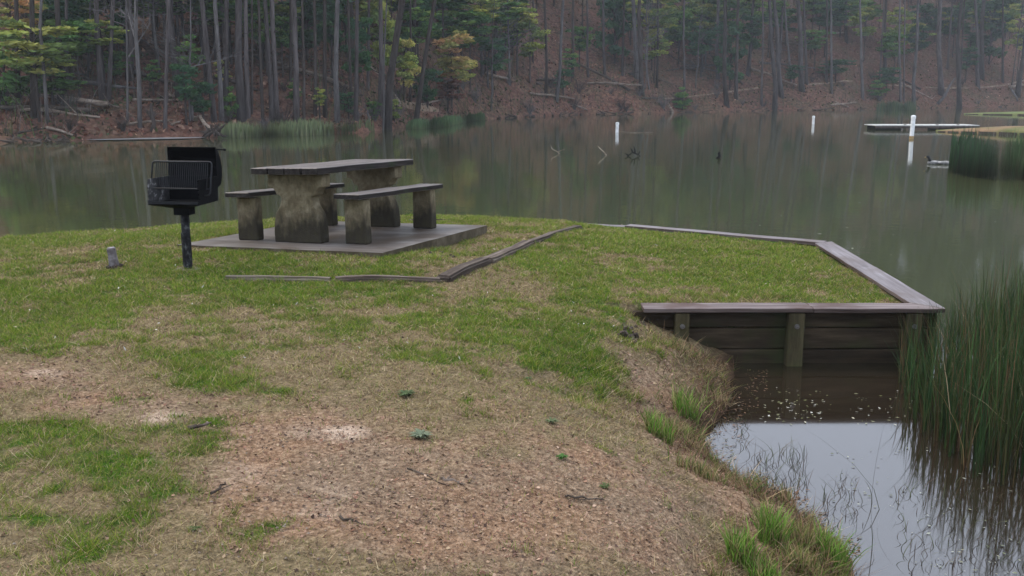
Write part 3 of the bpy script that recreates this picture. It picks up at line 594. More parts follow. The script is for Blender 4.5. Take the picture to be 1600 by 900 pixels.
# leafy understorey, (px, base py, crown centre py, rx, ry, palette, label)
UN = [(12, 172, 110, 42, 46, 'green', 'dark green leafy tree at the left edge of the picture'), (62, 190, 78, 62, 34, 'lime', 'yellow-green leafy tree spreading over the left bank'),
 (28, 150, 28, 46, 30, 'gold', 'golden-green treetop in the upper left corner'), (84, 175, 122, 40, 22, 'green', 'low green layered tree above the pale-barked trunk'),
 (125, 150, 60, 42, 26, 'green', 'mid green tree crown right of the golden-green treetop'), (165, 150, 58, 34, 18, 'lime', None), (110, 120, 25, 36, 24, 'dark', None),
 (188, 110, 45, 24, 22, 'dark', None), (240, 150, 112, 14, 14, 'green', None), (180, 140, 98, 26, 18, 'green', None), (300, 180, 84, 22, 22, 'green', 'slender green young tree left of the root wad'),
 (292, 196, 130, 22, 24, 'dark', None), (350, 150, 112, 12, 14, 'yellow', 'small bright yellow bush left of the very thick pine'), (362, 186, 160, 14, 20, 'green', None),
 (318, 190, 150, 20, 22, 'dark', None), (418, 120, 30, 34, 34, 'green', 'bright green crown between the thick pine and the twin pines'), (442, 120, 48, 26, 22, 'green', None), (335, 60, 6, 20, 12, 'lime', None),
 (500, 190, 152, 10, 12, 'lime', None), (520, 130, 30, 30, 34, 'dark', None), (560, 150, 70, 24, 40, 'dark', None), (585, 186, 172, 11, 14, 'green', 'small round green bush at the foot of the leaning pine'),
 (598, 160, 58, 22, 40, 'lime', 'yellow-green crown behind the leaning pine'), (632, 160, 100, 26, 32, 'yellow', None), (650, 120, 36, 34, 28, 'green', None), (668, 170, 132, 22, 24, 'dark', 'dark green bushy tree right of the leaning dark tree'),
 (706, 170, 88, 38, 28, 'gold', 'golden-yellow tree above the second reed bed'), (716, 160, 110, 30, 16, 'yellow', None), (735, 140, 44, 36, 22, 'green', 'bright green crown above the golden-yellow tree'), (752, 120, 18, 28, 18, 'yellow', None),
 (700, 178, 140, 26, 14, 'rust', 'rust-coloured bush between the golden-yellow tree and the reeds'), (770, 150, 84, 24, 24, 'dark', None), (808, 120, 22, 34, 24, 'lime', None), (828, 130, 62, 24, 24, 'lime', 'yellow-green crown left of the light leaning pine'),
 (880, 150, 122, 15, 14, 'dark', 'dark round shrub beside the light leaning pine'), (905, 110, 60, 20, 18, 'green', None), (893, 130, 92, 14, 12, 'green', None), (960, 100, 40, 30, 40, 'dark', None), (1018, 110, 24, 40, 26, 'lime', 'yellow-green crown right of the dark pine mid slope'),
 (1022, 130, 76, 22, 16, 'lime', None), (1066, 172, 154, 14, 14, 'green', 'low green shrub at the far water edge'), (1060, 100, 34, 30, 26, 'green', None), (1095, 120, 66, 24, 18, 'dark', None), (1120, 100, 20, 36, 22, 'green', None),
 (1140, 140, 80, 26, 40, 'dark', 'dark green tall bushy tree right of mid slope'), (1172, 120, 50, 26, 22, 'dark', None), (1200, 90, 18, 30, 18, 'green', None), (1272, 110, 62, 26, 14, 'green', None), (1288, 90, 20, 34, 20, 'dark', None),
 (1305, 130, 104, 26, 10, 'dark', None), (1350, 60, 14, 26, 16, 'green', None), (1384, 150, 118, 20, 12, 'dark', None), (1395, 140, 70, 24, 18, 'green', 'green crown above the tall white post'), (1402, 110, 36, 24, 16, 'lime', None),
 (1372, 158, 138, 15, 10, 'green', None), (1430, 110, 62, 20, 18, 'dark', None), (1488, 90, 32, 24, 20, 'dark', None), (1508, 130, 92, 20, 14, 'dark', None), (1545, 100, 42, 30, 40, 'dark', None), (1588, 130, 52, 22, 24, 'lime', 'bright green crown at the right edge of the picture'),
 (1570, 60, 8, 30, 14, 'dark', None), (1520, 50, 10, 26, 14, 'green', None), (1240, 140, 112, 14, 10, 'dark', None), (460, 170, 140, 12, 14, 'green', None), (545, 186, 160, 14, 14, 'dark', None), (616, 190, 172, 12, 12, 'lime', None)]
for px, b_, c_, rx, ry, pal, lab in UN:
    nm = 'shrub' if (b_-c_) < 32 else 'leafy_tree'; word = {'green': 'green', 'dark': 'dark green', 'yellow': 'yellow', 'lime': 'yellow-green', 'gold': 'golden', 'rust': 'rusty'}[pal]
    under(px, b_, c_, rx*1.25, ry*1.3, pal, lab or '%s %s %s' % (word, 'leafy shrub' if nm == 'shrub' else 'young leafy tree', where(hith(px, b_))), 'leafy undergrowth of the far slope', nm)
for _ in range(115):
    px = random.uniform(0, 1600); p = hith(px, random.uniform(20, 120) if px < 800 else random.uniform(0, 110)); k = ppm(p); pal = random.choice(['dark', 'green', 'green', 'lime', 'lime'])
    h = random.uniform(2, 7); under(px, h*k, 0, random.uniform(1.4, 3.2)*k, random.uniform(.8, 2.2)*k, pal, '%s young leafy tree %s' % ({'green': 'green', 'dark': 'dark green', 'lime': 'yellow-green'}[pal], where(p)), 'leafy undergrowth of the far slope', 'leafy_tree', p=p)
# brushy twigs: grey bare bushes along the slope
def brush_mesh(k):
    random.seed(700+k); b = MB()
    for j in range(34):
        a = random.uniform(0, 2*PI); l = random.uniform(.3, .9); z = random.uniform(.5, 1.3); q = Vector((math.cos(a)*l*.4, math.sin(a)*l*.4, z*.5)); e = Vector((math.cos(a)*l, math.sin(a)*l, z))
        b.tube([(random.uniform(-.15, .15), random.uniform(-.15, .15), -.1), q, e], [.022, .014, .005], 3, cap=False)
        for _ in range(3):
            s = q.lerp(e, random.random()); b.tube([s, s+Vector((random.uniform(-.35, .35), random.uniform(-.35, .35), random.uniform(0, .4)))], [.01, .003], 3, cap=False)
    me = b.mesh('bare_bush'); me.materials.append(M_bark_pale if k % 2 else M_bark_dark); return me
BR = [brush_mesh(k) for k in range(4)]
random.seed(9)
for j in range(46):
    px = random.uniform(0, 1600); S0 = np.interp(px, [a for a, b in SH], [b for a, b in SH]); p = hith(px, S0-random.uniform(3, 70)*(1.0 if px < 800 else .7))
    o = link('bare_bush', random.choice(BR), None, None, loc=p, rot=(0, 0, random.uniform(0, 6))); s = random.uniform(.45, 1.1); o.scale = (s, s, s)
    tag(o, 'twiggy leafless bush %s' % where(p), 'shrub', 'leafless bushes of the far slope')

# fallen logs etc. (px0,py0,px1,py1,width px,dark?,label)
LG = [(167, 31, 208, 17, 3.5, 0, 'pale fallen log high on the left slope'), (105, 86, 118, 92, 4, 0, 'short orange-brown log on the left slope under the green leaves'), (105, 83, 147, 88, 3, 1, 'thin dark log beside the orange-brown one on the left slope'),
 (132, 127, 155, 134, 4, 1, 'dark rotten log above the bare patch of the left slope'), (178, 119, 190, 123, 4, 0, 'short bleached log right of the dark rotten log'), (161, 168, 186, 174, 3.5, 0, 'bleached forked log lying on the open left slope'),
 (208, 160, 272, 161, 3.2, 0, 'long pale log lying level behind the grey bare tree'), (190, 201, 270, 192, 3.5, 0, 'long reddish log lying just above the left waterline'), (259, 152, 273, 156, 4.5, 0, 'stubby pale log end above the long level log'),
 (73, 205, 114, 216, 4, 0, 'weathered grey log sloping to the water on the left'), (28, 213, 74, 206, 3, 1, 'dark driftwood log at the left waterline'), (268, 200, 282, 194, 3, 0, 'short pale log near the root wad'), (303, 188, 325, 184, 3, 0, 'pale branch lying above the root wad'),
 (759, 119, 797, 129, 3.5, 0, 'pale fallen log behind the twiggy bushes mid slope'), (839, 129, 866, 129, 3.4, 1, 'upper dark log of the pair left of the light leaning pine'), (839, 134.5, 866, 134.5, 3.0, 1, 'lower dark log of the pair left of the light leaning pine'),
 (828, 150, 897, 159, 3, 0, 'long pale log on the bank under the light leaning pine'), (894, 166, 918, 177, 3, 0, 'bleached log sliding into the lake at mid shore'), (1003, 156, 1037, 156, 2.6, 1, 'dark log at the start of the trail'),
 (984, 120, 1060, 112, 3, 1, 'long dark fallen trunk mid slope, left half'), (1064, 111, 1119, 105, 4, 1, 'thick dark fallen trunk right of mid slope'), (1256, 54, 1322, 54, 2.4, 0, 'pale level log high on the right slope'),
 (1473, 50, 1516, 43, 2.6, 0, 'pale log high up right of the leaning stout pine'), (1442, 34, 1463, 30, 2.4, 0, 'short pale log highest on the right slope'), (1513, 70, 1525, 67, 3.2, 0, 'thick pale log end on the right slope'), (1463, 57, 1476, 54, 2.4, 1, 'short dark log on the right slope'),
 (1298, 168, 1337, 163, 2.6, 0, 'grey branch in the brush pile at the right waterline'), (1305, 163, 1325, 170, 2.4, 0, 'crossing branch in the brush pile at the right waterline'), (1578, 140, 1600, 137, 4, 0, 'pale cut log at the right edge'), (660, 168, 690, 160, 2.4, 0, 'pale branch on the sandy bank patch')]
random.seed(12)
for x0, y0, x1, y1, w, dk, lab in LG:
    a = hith(x0, y0); b = hith(x1, y1); k = ppm((a+b)/2); r = w*1.3/k/2
    if abs(a[1]-b[1]) > 9: b = atd(x1, y1, a[1]+(3 if b[1] > a[1] else -3)); b[2] = max(b[2], 0)
    A = Vector(a)+Vector((0, 0, r*1.2+.06)); B = Vector(b)+Vector((0, 0, r*1.2+.06)); m = MB(); n = 6; pts = []
    for i in range(n+1):
        q = A.lerp(B, i/n)-A; q += Vector((0, 0, random.uniform(-.3, .3)*r)); pts.append(q)
    m.tube(pts, [r*(1-.35*i/n) for i in range(n+1)], 7, jit=.1)
    for _ in range(3):
        q = pts[random.randrange(1, n)]; m.tube([q, q+Vector((random.uniform(-.5, .5), random.uniform(-.5, .1), random.uniform(.1, .7)))], [r*.35, r*.1], 4)
    o = m.build('fallen_log', M_logd if dk else M_log, smooth=True); o.location = A; tag(o, lab, 'log', 'fallen logs on the far slope')
for _ in range(34):                                   # more windfall over the slope
    px = random.uniform(0, 1600); S0 = np.interp(px, [a for a, b in SH], [b for a, b in SH]); p = hith(px, S0-random.uniform(16, 120)*(1 if px < 800 else .85)); L = random.uniform(2, 7); a_ = random.uniform(-.35, .35)+(PI if random.random() < .5 else 0); r = random.uniform(.06, .15)
    q = p+np.array([L*math.cos(a_), L*math.sin(a_), 0])
    if float(hill_z(q[:1], q[1:2])[0]) < .8 or float(hill_z(p[:1], p[1:2])[0]) < .8: continue
    q[2] = max(float(hill_z(q[:1], q[1:2])[0]), .1)+random.choice([0, 0, .5, 1.2]); d = Vector(q)-Vector(p); m = MB()
    m.tube([Vector((0, 0, 0)), d*.35+Vector((0, 0, .1)), d*.7, d], [r, r*.9, r*.75, r*.5], 7, jit=.12)
    for _k in range(4): u = d*random.uniform(.3, 1); m.tube([u, u+Vector((random.uniform(-.9, .9), random.uniform(-.4, .2), random.uniform(.1, 1.1)))], [r*.35, r*.08], 4)
    o = m.build('fallen_log', random.choice([M_log, M_logd, M_logd, M_bark_pale]), smooth=True); o.location = Vector(p)+Vector((0, 0, r+.05)); pale = o.data.materials[0] == M_log
    tag(o, '%s fallen trunk %s' % ('pale' if pale else 'brown', where(p)), 'log', 'fallen logs on the far slope')
def snag(px, py, px1, py1, w, mat, label, name='dead_snag', cat='tree', forks=3, z=None):
    p = hith(px, py) if z is None else at(px, py, z); k = ppm(p); e = atd(px1, py1, p[1]); d = Vector(e)-Vector(p); r = w/k/2; m = MB()
    m.tube([(0, 0, 0) if z is None else -d*.15, d*.3+Vector((r, 0, 0)), d*.7, d], [r*1.2, r, r*.8, r*.35], 7, jit=.12)
    for i in range(forks):
        q = d*random.uniform(.35, .95); m.tube([q, q+Vector((random.uniform(-.35, .35), random.uniform(-.2, .2), random.uniform(.05, .4)))*d.length*.5], [r*.4, r*.12], 4)
    o = m.build(name, mat, smooth=True); o.location = p; return tag(o, label, cat)
snag(238, 206, 236, 161, 7, M_bark_dark, 'broken dark trunk stub standing at the left waterline')
snag(575, 191, 574, 172, 5, M_bark_pale, 'short pale broken stump at the end of the reed bed', forks=1)
snag(1465, 163, 1492, 122, 5, M_bark_pale, 'grey dead trunk leaning against the right slope')
snag(1050, 177, 1044, 160, 4, M_log, 'orange-brown broken stump at the far waterline', forks=2)
snag(1590, 158, 1579, 137, 3, M_bark_pale, 'grey dead branch standing above the far green point')
snag(300, 190, 296, 136, 4, M_bark_pale, 'slim pale broken trunk left of the root wad', forks=4)
# overturned root wad at the water
p = at(334, 216); k = ppm(p); m = MB(); random.seed(4)
for i in range(34):
    a = random.uniform(0, 2*PI); L = random.uniform(.25, .62); u = random.uniform(0, 1)
    q = Vector((math.cos(a)*.15, math.sin(a)*.1, .3)); e = Vector((math.cos(a)*L*1.2, math.sin(a)*L*.7, .3+random.uniform(-.35, .45)))
    m.tube([q, q.lerp(e, .6)+Vector((0, 0, random.uniform(-.1, .1))), e], [.09, .05, .015], 5, jit=.2)
o = m.build('root_wad', M_logd); o.location = p; tag(o, 'dark tangled root wad of an overturned tree at the left shore', 'roots')
m = MB(); m.tube([(0, 0, 0), (-.6, .9, .25), (-1.1, 1.8, .6)], [.1, .09, .06], 7, jit=.1); o = m.build('fallen_log', M_log); o.location = p+np.array([-.1, .2, .35]); tag(o, 'pale broken trunk behind the dark root wad', 'log', 'fallen logs on the far slope')
# undergrowth stalks, saplings and fallen leaves that make up the floor of the wood
def floor_of_wood():
    g = np.random.default_rng(321); n = 26000; ph = g.uniform(-.60, .62, n); t = .4+70*g.random(n)**1.3; r = np.interp(ph, sh_phi, sh_r)+t; X = r*np.sin(ph); Y = r*np.cos(ph)
    Z = hill_z(X, Y); m_ = fbm(X, Y, .12, 5, 3) > .44; X, Y, Z = X[m_], Y[m_], Z[m_]; n = len(X)
    H = .25+2.6*g.random(n)**3; c = pick([(.07, .055, .045), (.04, .03, .025), (.12, .10, .085), (.05, .06, .025), (.08, .045, .03), (.06, .09, .03)], n, g)
    V, T, Cc = blades(np.stack([X, Y, Z-.05], 1), H, .022+.022*g.random(n), g.random(n)*.7, c, 5, 3, c)
    tag(link('undergrowth', np_mesh('undergrowth', V, T, 3, Cc), M_reed), 'thin dry stalks and saplings covering the floor of the far wood', 'undergrowth', kind='stuff')
    n = 60000; ph = g.uniform(-.60, .62, n); t = .2+75*g.random(n)**1.2; r = np.interp(ph, sh_phi, sh_r)+t; X = r*np.sin(ph); Y = r*np.cos(ph); Z = hill_z(X, Y); P = np.stack([X, Y, Z+.05], 1)
    s_ = .05+.16*g.random(n)**2; a = g.normal(size=(n, 3)); a /= np.linalg.norm(a, axis=1)[:, None]; b = np.cross(a, g.normal(size=(n, 3))); b /= np.linalg.norm(b, axis=1)[:, None]; a *= s_[:, None]; b *= s_[:, None]*.6
    f = fbm(X, Y, .15, 9, 3)[:, None]; c = np.where(f+.15*g.normal(size=(n, 1)) > .53, pick([(.06, .075, .025), (.035, .03, .02), (.10, .08, .045), (.05, .07, .03)], n, g), pick([(.19, .085, .055), (.12, .05, .035), (.29, .175, .12), (.05, .025, .018), (.19, .10, .07)], n, g))
    tag(link('forest_litter', np_mesh('forest_litter', np.stack([P-a, P+b, P+a, P-b], 1).reshape(-1, 3), np.arange(4*n), 4, np.repeat(c, 4, 0)), M_litter), 'rusty fallen leaves and low ground plants on the far slope', 'leaf litter', kind='stuff')
# stones and driftwood on the left shore
random.seed(14); m = MB()
for i in range(90):
    px = random.uniform(10, 110); p = at(px, random.uniform(212, 222), .05); m.tube([p, p+np.array([random.uniform(-.5, .5), random.uniform(-.3, .3), random.uniform(0, .22)])], [random.uniform(.03, .09), .02], 5, jit=.3)
for i in range(60):
    px = random.uniform(740, 1600); S0 = np.interp(px, [a for a, b in SH], [b for a, b in SH]); p = at(px, S0-.6, .05); m.tube([p, p+np.array([random.uniform(-1.2, 1.2), random.uniform(-.3, .3), random.uniform(0, .35)])], [random.uniform(.04, .12), .03], 5, jit=.3)
tag(m.build('shore_driftwood', M_logd), 'tangle of sticks and driftwood washed up along the far shore', 'driftwood', kind='stuff')
# mud bar, sandy patch, trail: sheets draped over the slope
def drape(name, pts, z=None, mat=None, off=.03, n=40, kind='structure'):
    V = []; 
    for (x0, ya, yb) in pts:
        for j in range(5):
            py = ya+(yb-ya)*j/4; p = hith(x0, py) if z is None else at(x0, py, z); p[2] += off*math.sin(PI*(j+.5)/5)**.5; V.append(p)
    F4 = [(i*5+j, (i+1)*5+j, (i+1)*5+j+1, i*5+j+1) for i in range(len(pts)-1) for j in range(4)]
    me = bpy.data.meshes.new(name); me.from_pydata([tuple(v) for v in V], [], F4); return tag(link(name, me, mat), kind=kind)
M_mud = tex_mat('pale_mud', [(.3, (.13, .125, .12)), (.6, (.24, .235, .235))], (1, 1, 1), .6, .2)
M_sandy = tex_mat('sandy_clay', [(.3, (.11, .075, .05)), (.5, (.2, .14, .095)), (.7, (.32, .25, .18))], (1.5, 1.5, 1.5), .95, .3)
drape('mud_bar', [(128, 218.3, 218.6), (160, 217, 219), (220, 215.5, 218), (280, 215, 217), (322, 214.6, 215.2)], .02, M_mud)
drape('sandy_bank', [(x, 160+(x-615)*.17-5*math.sin(PI*(x-612)/75), 164+(x-615)*.17+4*math.sin(PI*(x-612)/75)) for x in range(614, 688, 6)], None, M_sandy, .06)
drape('trail', [(x, y-1.0, y+1.2) for x, y in [(1037, 155), (1060, 153.5), (1085, 151), (1110, 148), (1135, 145), (1160, 141), (1185, 138)]], None, M_sandy, .08)
drape('trail', [(x, y-1.0, y+1.2) for x, y in [(1262, 133), (1275, 132), (1290, 131), (1305, 129), (1318, 127), (1332, 128)]], None, M_sandy, .08)
drape('trail', [(x, y-1.3, y+1.3) for x, y in [(1380, 133), (1400, 134), (1425, 136), (1450, 137.5), (1480, 138), (1510, 138), (1540, 137), (1570, 134), (1600, 126)]], None, M_sandy, .08)

# ---------------------------------------------------------------- far reed beds and the reed clump at right
def blades(P, H, Wd, lean, col, seed=0, segs=2, tipcol=None):
    """thin upright tapering blades: P (n,3) H (n) Wd (n) lean (n)"""
    g = np.random.default_rng(seed); n = len(P); a = g.random(n)*2*PI; b = g.random(n)*2*PI
    u = np.stack([np.cos(a), np.sin(a), np.zeros(n)], 1)*Wd[:, None]/2
    d = np.stack([np.cos(b)*lean, np.sin(b)*lean, np.ones(n)], 1)
    rows = []; cr = []
    tipcol = col if tipcol is None else tipcol
    for s in range(segs+1):
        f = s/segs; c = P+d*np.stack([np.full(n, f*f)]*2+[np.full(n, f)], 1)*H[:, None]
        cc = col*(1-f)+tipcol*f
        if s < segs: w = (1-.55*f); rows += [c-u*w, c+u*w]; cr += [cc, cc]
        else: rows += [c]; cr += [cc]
    V = np.stack(rows, 1); Cc = np.stack(cr, 1); m = V.shape[1]; tris = []
    for s in range(segs):
        k = s*2
        if s < segs-1: tris += [(k, k+1, k+3), (k, k+3, k+2)]
        else: tris += [(k, k+1, k+2)]
    T = (np.arange(n)[:, None, None]*m+np.array(tris)[None]).reshape(-1)
    return V.reshape(-1, 3), T, Cc.reshape(-1, 3)
def pick(pal, n, g, var=.35):
    pal = np.array(pal); return pal[g.integers(len(pal), size=n)]*(1-var+2*var*g.random((n, 1)))
def bed(name, pts, n, h, w, pal, label, seed, tip=None):
    """pts: list of (px, py front, py back) on the water"""
    g = np.random.default_rng(seed); xs_ = np.array([p[0] for p in pts]); P = []
    x = g.uniform(xs_[0], xs_[-1], n); f = g.random(n); ya = np.interp(x, xs_, [p[1] for p in pts]); yb = np.interp(x, xs_, [p[2] for p in pts])
    for i in range(n): q = at(x[i]+g.normal()*3, ya[i]+(yb[i]-ya[i])*f[i]*(.7+.5*g.random()), -.02); P.append(q)
    P = np.array(P); H = h*(.35+.75*g.random(n)**.8)*(.55+.75*fbm(P[:, 0], P[:, 1], 1.3, seed)); c = pick(pal, n, g)
    V, T, Cc = blades(P, H, np.full(n, w)*(.6+.8*g.random(n)), g.random(n)*.12, c*.8, seed, 3, c if tip is None else pick(tip, n, g))
    return tag(link(name, np_mesh(name, V, T, 3, Cc), M_reed), label, 'reeds', kind='stuff')
RG = [(.04, .075, .03), (.06, .09, .035), (.05, .085, .045), (.09, .10, .05)]
bed('reed_bed', [(346, 215.5, 215), (370, 216, 213), (420, 214.5, 210), (500, 212, 208), (560, 208, 205), (578, 206, 205.6)], 3000, .75, .075, [(.09, .11, .045), (.13, .13, .065), (.10, .12, .05)], 'long pale green reed bed along the left far shore', 1, [(.13, .17, .075), (.16, .18, .085)])
bed('reed_bed', [(640, 202, 201), (655, 202.5, 199), (690, 199.5, 193), (735, 190, 188), (752, 187.5, 187)], 2200, .60, .085, [(.05, .08, .03), (.07, .09, .035)], 'dark green reed bed on the short point at the middle far shore', 2, [(.06, .12, .045), (.08, .13, .05)])
bed('reed_bed', [(1375, 172, 170.5), (1425, 171.5, 170)], 900, 1.1, .06, RG, 'small patch of pale reeds under the pale trunks on the right far shore', 3)
bed('reed_bed', [(262, 214.5, 212), (300, 214.5, 211), (320, 214, 212)], 1300, .7, .035, RG, 'small reed patch left of the root wad', 4)
bed('reed_bed', [(128, 218.5, 216), (160, 217.5, 215)], 500, .55, .035, RG, 'tiny reed tuft at the left end of the mud bar', 6)
bed('reed_bed', [(1487, 272, 255), (1520, 280, 250), (1560, 284, 250), (1640, 284, 245), (1900, 290, 240)], 4200, 1.1, .045, [(.03, .035, .015), (.055, .045, .02), (.04, .05, .018)], 'dense dark green reed clump standing in the lake at the right edge', 5, [(.03, .075, .03), (.04, .09, .035), (.05, .07, .04)])
def near_reeds():
    g = np.random.default_rng(77); Pg = np.array([at(1402, 585)[:2], at(1412, 645)[:2], at(1455, 705)[:2], at(1492, 748)[:2], at(1600, 765)[:2], at(1760, 800)[:2], (7.5, 4.6), (8.5, 8.4), (4.6, 8.6), (4.0, 8.0), (3.0, 7.48)])
    P = []
    while len(P) < 9000:
        q = np.array([g.uniform(2.6, 8.5), g.uniform(4.4, 8.6)])
        if inside(q[:1], q[1:2], Pg)[0] and (q[1] < FR-.03 or q[0] > TIP[0]+.05+(q[1]-TIP[1])*.02):
            if g.random() < .35+.65*vnoise(q[:1], q[1:2], 2.5, 3)[0]: P.append((q[0], q[1], -.03))
    P = np.array(P); n = len(P); left = np.clip((P[:, 0]-P[:, 1]*.42)/.5, 0, 1)
    H = (.50+.40*left)*(.30+.80*g.random(n)**.8); H[g.random(n) < .04] *= 1.2
    c = pick([(.016, .035, .01), (.025, .045, .012), (.04, .04, .014), (.02, .05, .014), (.06, .042, .018)], n, g); tc_ = pick([(.028, .068, .020), (.042, .085, .024), (.026, .055, .022), (.06, .07, .025)], n, g)
    dead = g.random(n) < .12; tc_[dead] = (.11, .07, .035); c[dead] = (.09, .055, .03)
    V, T, Cc = blades(P, H, .004+.0045*g.random(n), g.random(n)**2*.36, c, 78, 4, tc_)
    # a second crossing face gives each stem body from any side
    V2, T2, C2 = blades(P+np.array([.002, .001, 0]), H*.97, .006+.004*g.random(n), g.random(n)**2*.5, c, 79, 3, tc_)
    V = np.concatenate([V, V2]); T = np.concatenate([T, T2+len(V)-len(V2)]); Cc = np.concatenate([Cc, C2])
    m3 = 420; q = P[g.integers(len(P), size=m3)]; Vb, Tb, Cb = blades(q, .25+.4*g.random(m3), .005+.004*g.random(m3), .3+.9*g.random(m3), pick([(.16, .11, .055), (.10, .065, .035), (.22, .17, .10)], m3, g), 80, 4)
    V = np.concatenate([V, Vb]); T = np.concatenate([T, Tb+len(V)-len(Vb)]); Cc = np.concatenate([Cc, Cb])
    tag(link('reed_clump', np_mesh('reed_clump', V, T, 3, Cc), M_reed), 'tall dark green rushes crowding the cove beside the wall corner', 'reeds', kind='stuff')
near_reeds()
floor_of_wood()
def far_wood():
    g = np.random.default_rng(654); n0 = 1150; ph = np.concatenate([g.uniform(-.66, .74, 450), g.uniform(.0, .80, 700)]); t = np.concatenate([34+58*g.random(450), 55+120*g.random(700)]); r = np.interp(ph, sh_phi, sh_r)+t; X = r*np.sin(ph); Y = r*np.cos(ph); Z = hill_z(X, Y); V = []; C_ = []
    pal = np.array([(.06, .085, .028), (.08, .11, .035), (.12, .15, .045), (.045, .065, .025), (.17, .17, .06), (.12, .09, .06)])
    for i in range(n0):
        m_ = 110; hgt = g.uniform(10, 24); th_ = g.uniform(2.5, 6); d = g.normal(size=(m_, 3))*np.array([1.5, 1.5, th_*.55]); P = np.array([X[i], Y[i], Z[i]+hgt])+d
        a = g.normal(size=(m_, 3)); a /= np.linalg.norm(a, axis=1)[:, None]; b = np.cross(a, g.normal(size=(m_, 3))); b /= np.linalg.norm(b, axis=1)[:, None]; s_ = (.35+.6*g.random(m_))[:, None]
        V.append(np.stack([P-a*s_, P+b*s_*.5, P+a*s_, P-b*s_*.5], 1)); C_.append(np.repeat((pal[g.integers(6)]*(.7+.6*g.random((m_, 1))))[:, None], 4, 1))
    V = np.concatenate(V).reshape(-1, 3); tag(link('far_wood', np_mesh('far_wood', V, np.arange(len(V)), 4, np.concatenate(C_).reshape(-1, 3)), M_leaf), 'mass of misty treetops closing the wood high on the slope', 'wood', kind='stuff')
far_wood()

# ---------------------------------------------------------------- grass on the point
def grass():
    g = np.random.default_rng(99); N = 1500000
    # candidates: denser near the eye, where each blade shows
    r = 2.4+12.6*g.random(N)**.8; ph = g.uniform(-.62, .56, N); X = r*np.sin(ph); Y = r*np.cos(ph)
    Z = np.concatenate([ground_z(X[i:i+250000], Y[i:i+250000]) for i in range(0, N, 250000)])
    mg_, md_, ms2 = masks(X, Y); ins = inside(X, Y, poly)
    ok = ins & (Z > .03)
    # keep off slab and boards
    lu, lv = slab_uv(X, Y); ok &= ~((lu > -SL-.0) & (lu < SR+.0) & (lv > -SN-.0) & (lv < SF+.0))
    ok &= ~((Y > FR-.05) & (Y < FR+.20) & (X > 1.0))
    dcap = np.minimum(dseg(X, Y, TIP, BR_o), dseg(X, Y, BR_o, BL_o)); ok &= dcap > .245
    cov = np.clip(.35+1.0*mg_+.30*(1-md_)-.65*md_*(1-mg_)-.5*ms2*(1-mg_), .10, 1)
    ok &= g.random(N) < cov
    mg_ = np.clip(mg_+.16*g.normal(size=N), 0, 1); md_ = np.clip(md_+.22*g.normal(size=N), 0, 1)
    X, Y, Z, mg_, md_, ms2, r = [a[ok] for a in (X, Y, Z, mg_, md_, ms2, r)]; n = len(X)
    live = g.random(n) < np.clip((mg_*1.0+.05)*(1-.6*np.clip(1-dline(X, Y, shore_cove)/.8, 0, 1)), 0, .74)
    n2 = fbm(X, Y, 2.2, 91)
    gcol = pick([(.085, .165, .012), (.13, .225, .016), (.165, .255, .022), (.075, .15, .014), (.27, .28, .05), (.21, .25, .035)], n, g, .3)*(.75+.5*n2[:, None])
    dcol = pick([(.32, .235, .115), (.44, .335, .18), (.22, .155, .075), (.11, .075, .042), (.34, .28, .10), (.52, .42, .26), (.20, .12, .068), (.06, .042, .027)], n, g, .3)
    bcol = pick([(.14, .078, .05), (.25, .15, .10), (.38, .26, .175), (.11, .062, .045), (.28, .22, .12), (.09, .045, .04)], n, g, .3)
    wetb = pick([(.10, .055, .036), (.17, .10, .062), (.06, .038, .026), (.26, .19, .12)], n, g, .3)
    bcol = np.where((g.random(n) < 1.3*np.clip(1-dline(X, Y, shore_cove)/.7, 0, 1))[:, None], wetb, bcol)
    dry = np.where((g.random(n) < md_*1.2+.5*np.clip(1-dline(X, Y, shore_cove)/.7, 0, 1))[:, None], bcol, dcol)
    c = np.where(live[:, None], gcol, dry)
    dcv = dline(X, Y, shore_cove); bank = np.clip(1-dcv/.9, 0, 1)
    H = np.where(live, .012+.022*g.random(n), .010+.020*g.random(n))*(.7+.5*mg_)*(.45+1.3*vnoise(X, Y, 15, 7))*(1+1.1*bank)
    lean = np.where(live, .25+g.random(n)*.9, .8+g.random(n)*2.6)
    Wd = (.0022+.0022*g.random(n))*np.clip(r/5.0, .8, 2.6); Wd = np.where(live, Wd, Wd*.95)
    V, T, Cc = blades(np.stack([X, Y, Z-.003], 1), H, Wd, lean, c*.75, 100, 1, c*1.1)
    print('grass blades', n)
    tag(link('grass', np_mesh('grass', V, T, 3, Cc), M_blade), 'short patchy grass, green and straw-coloured, covering the lakeside point', 'grass', kind='stuff')
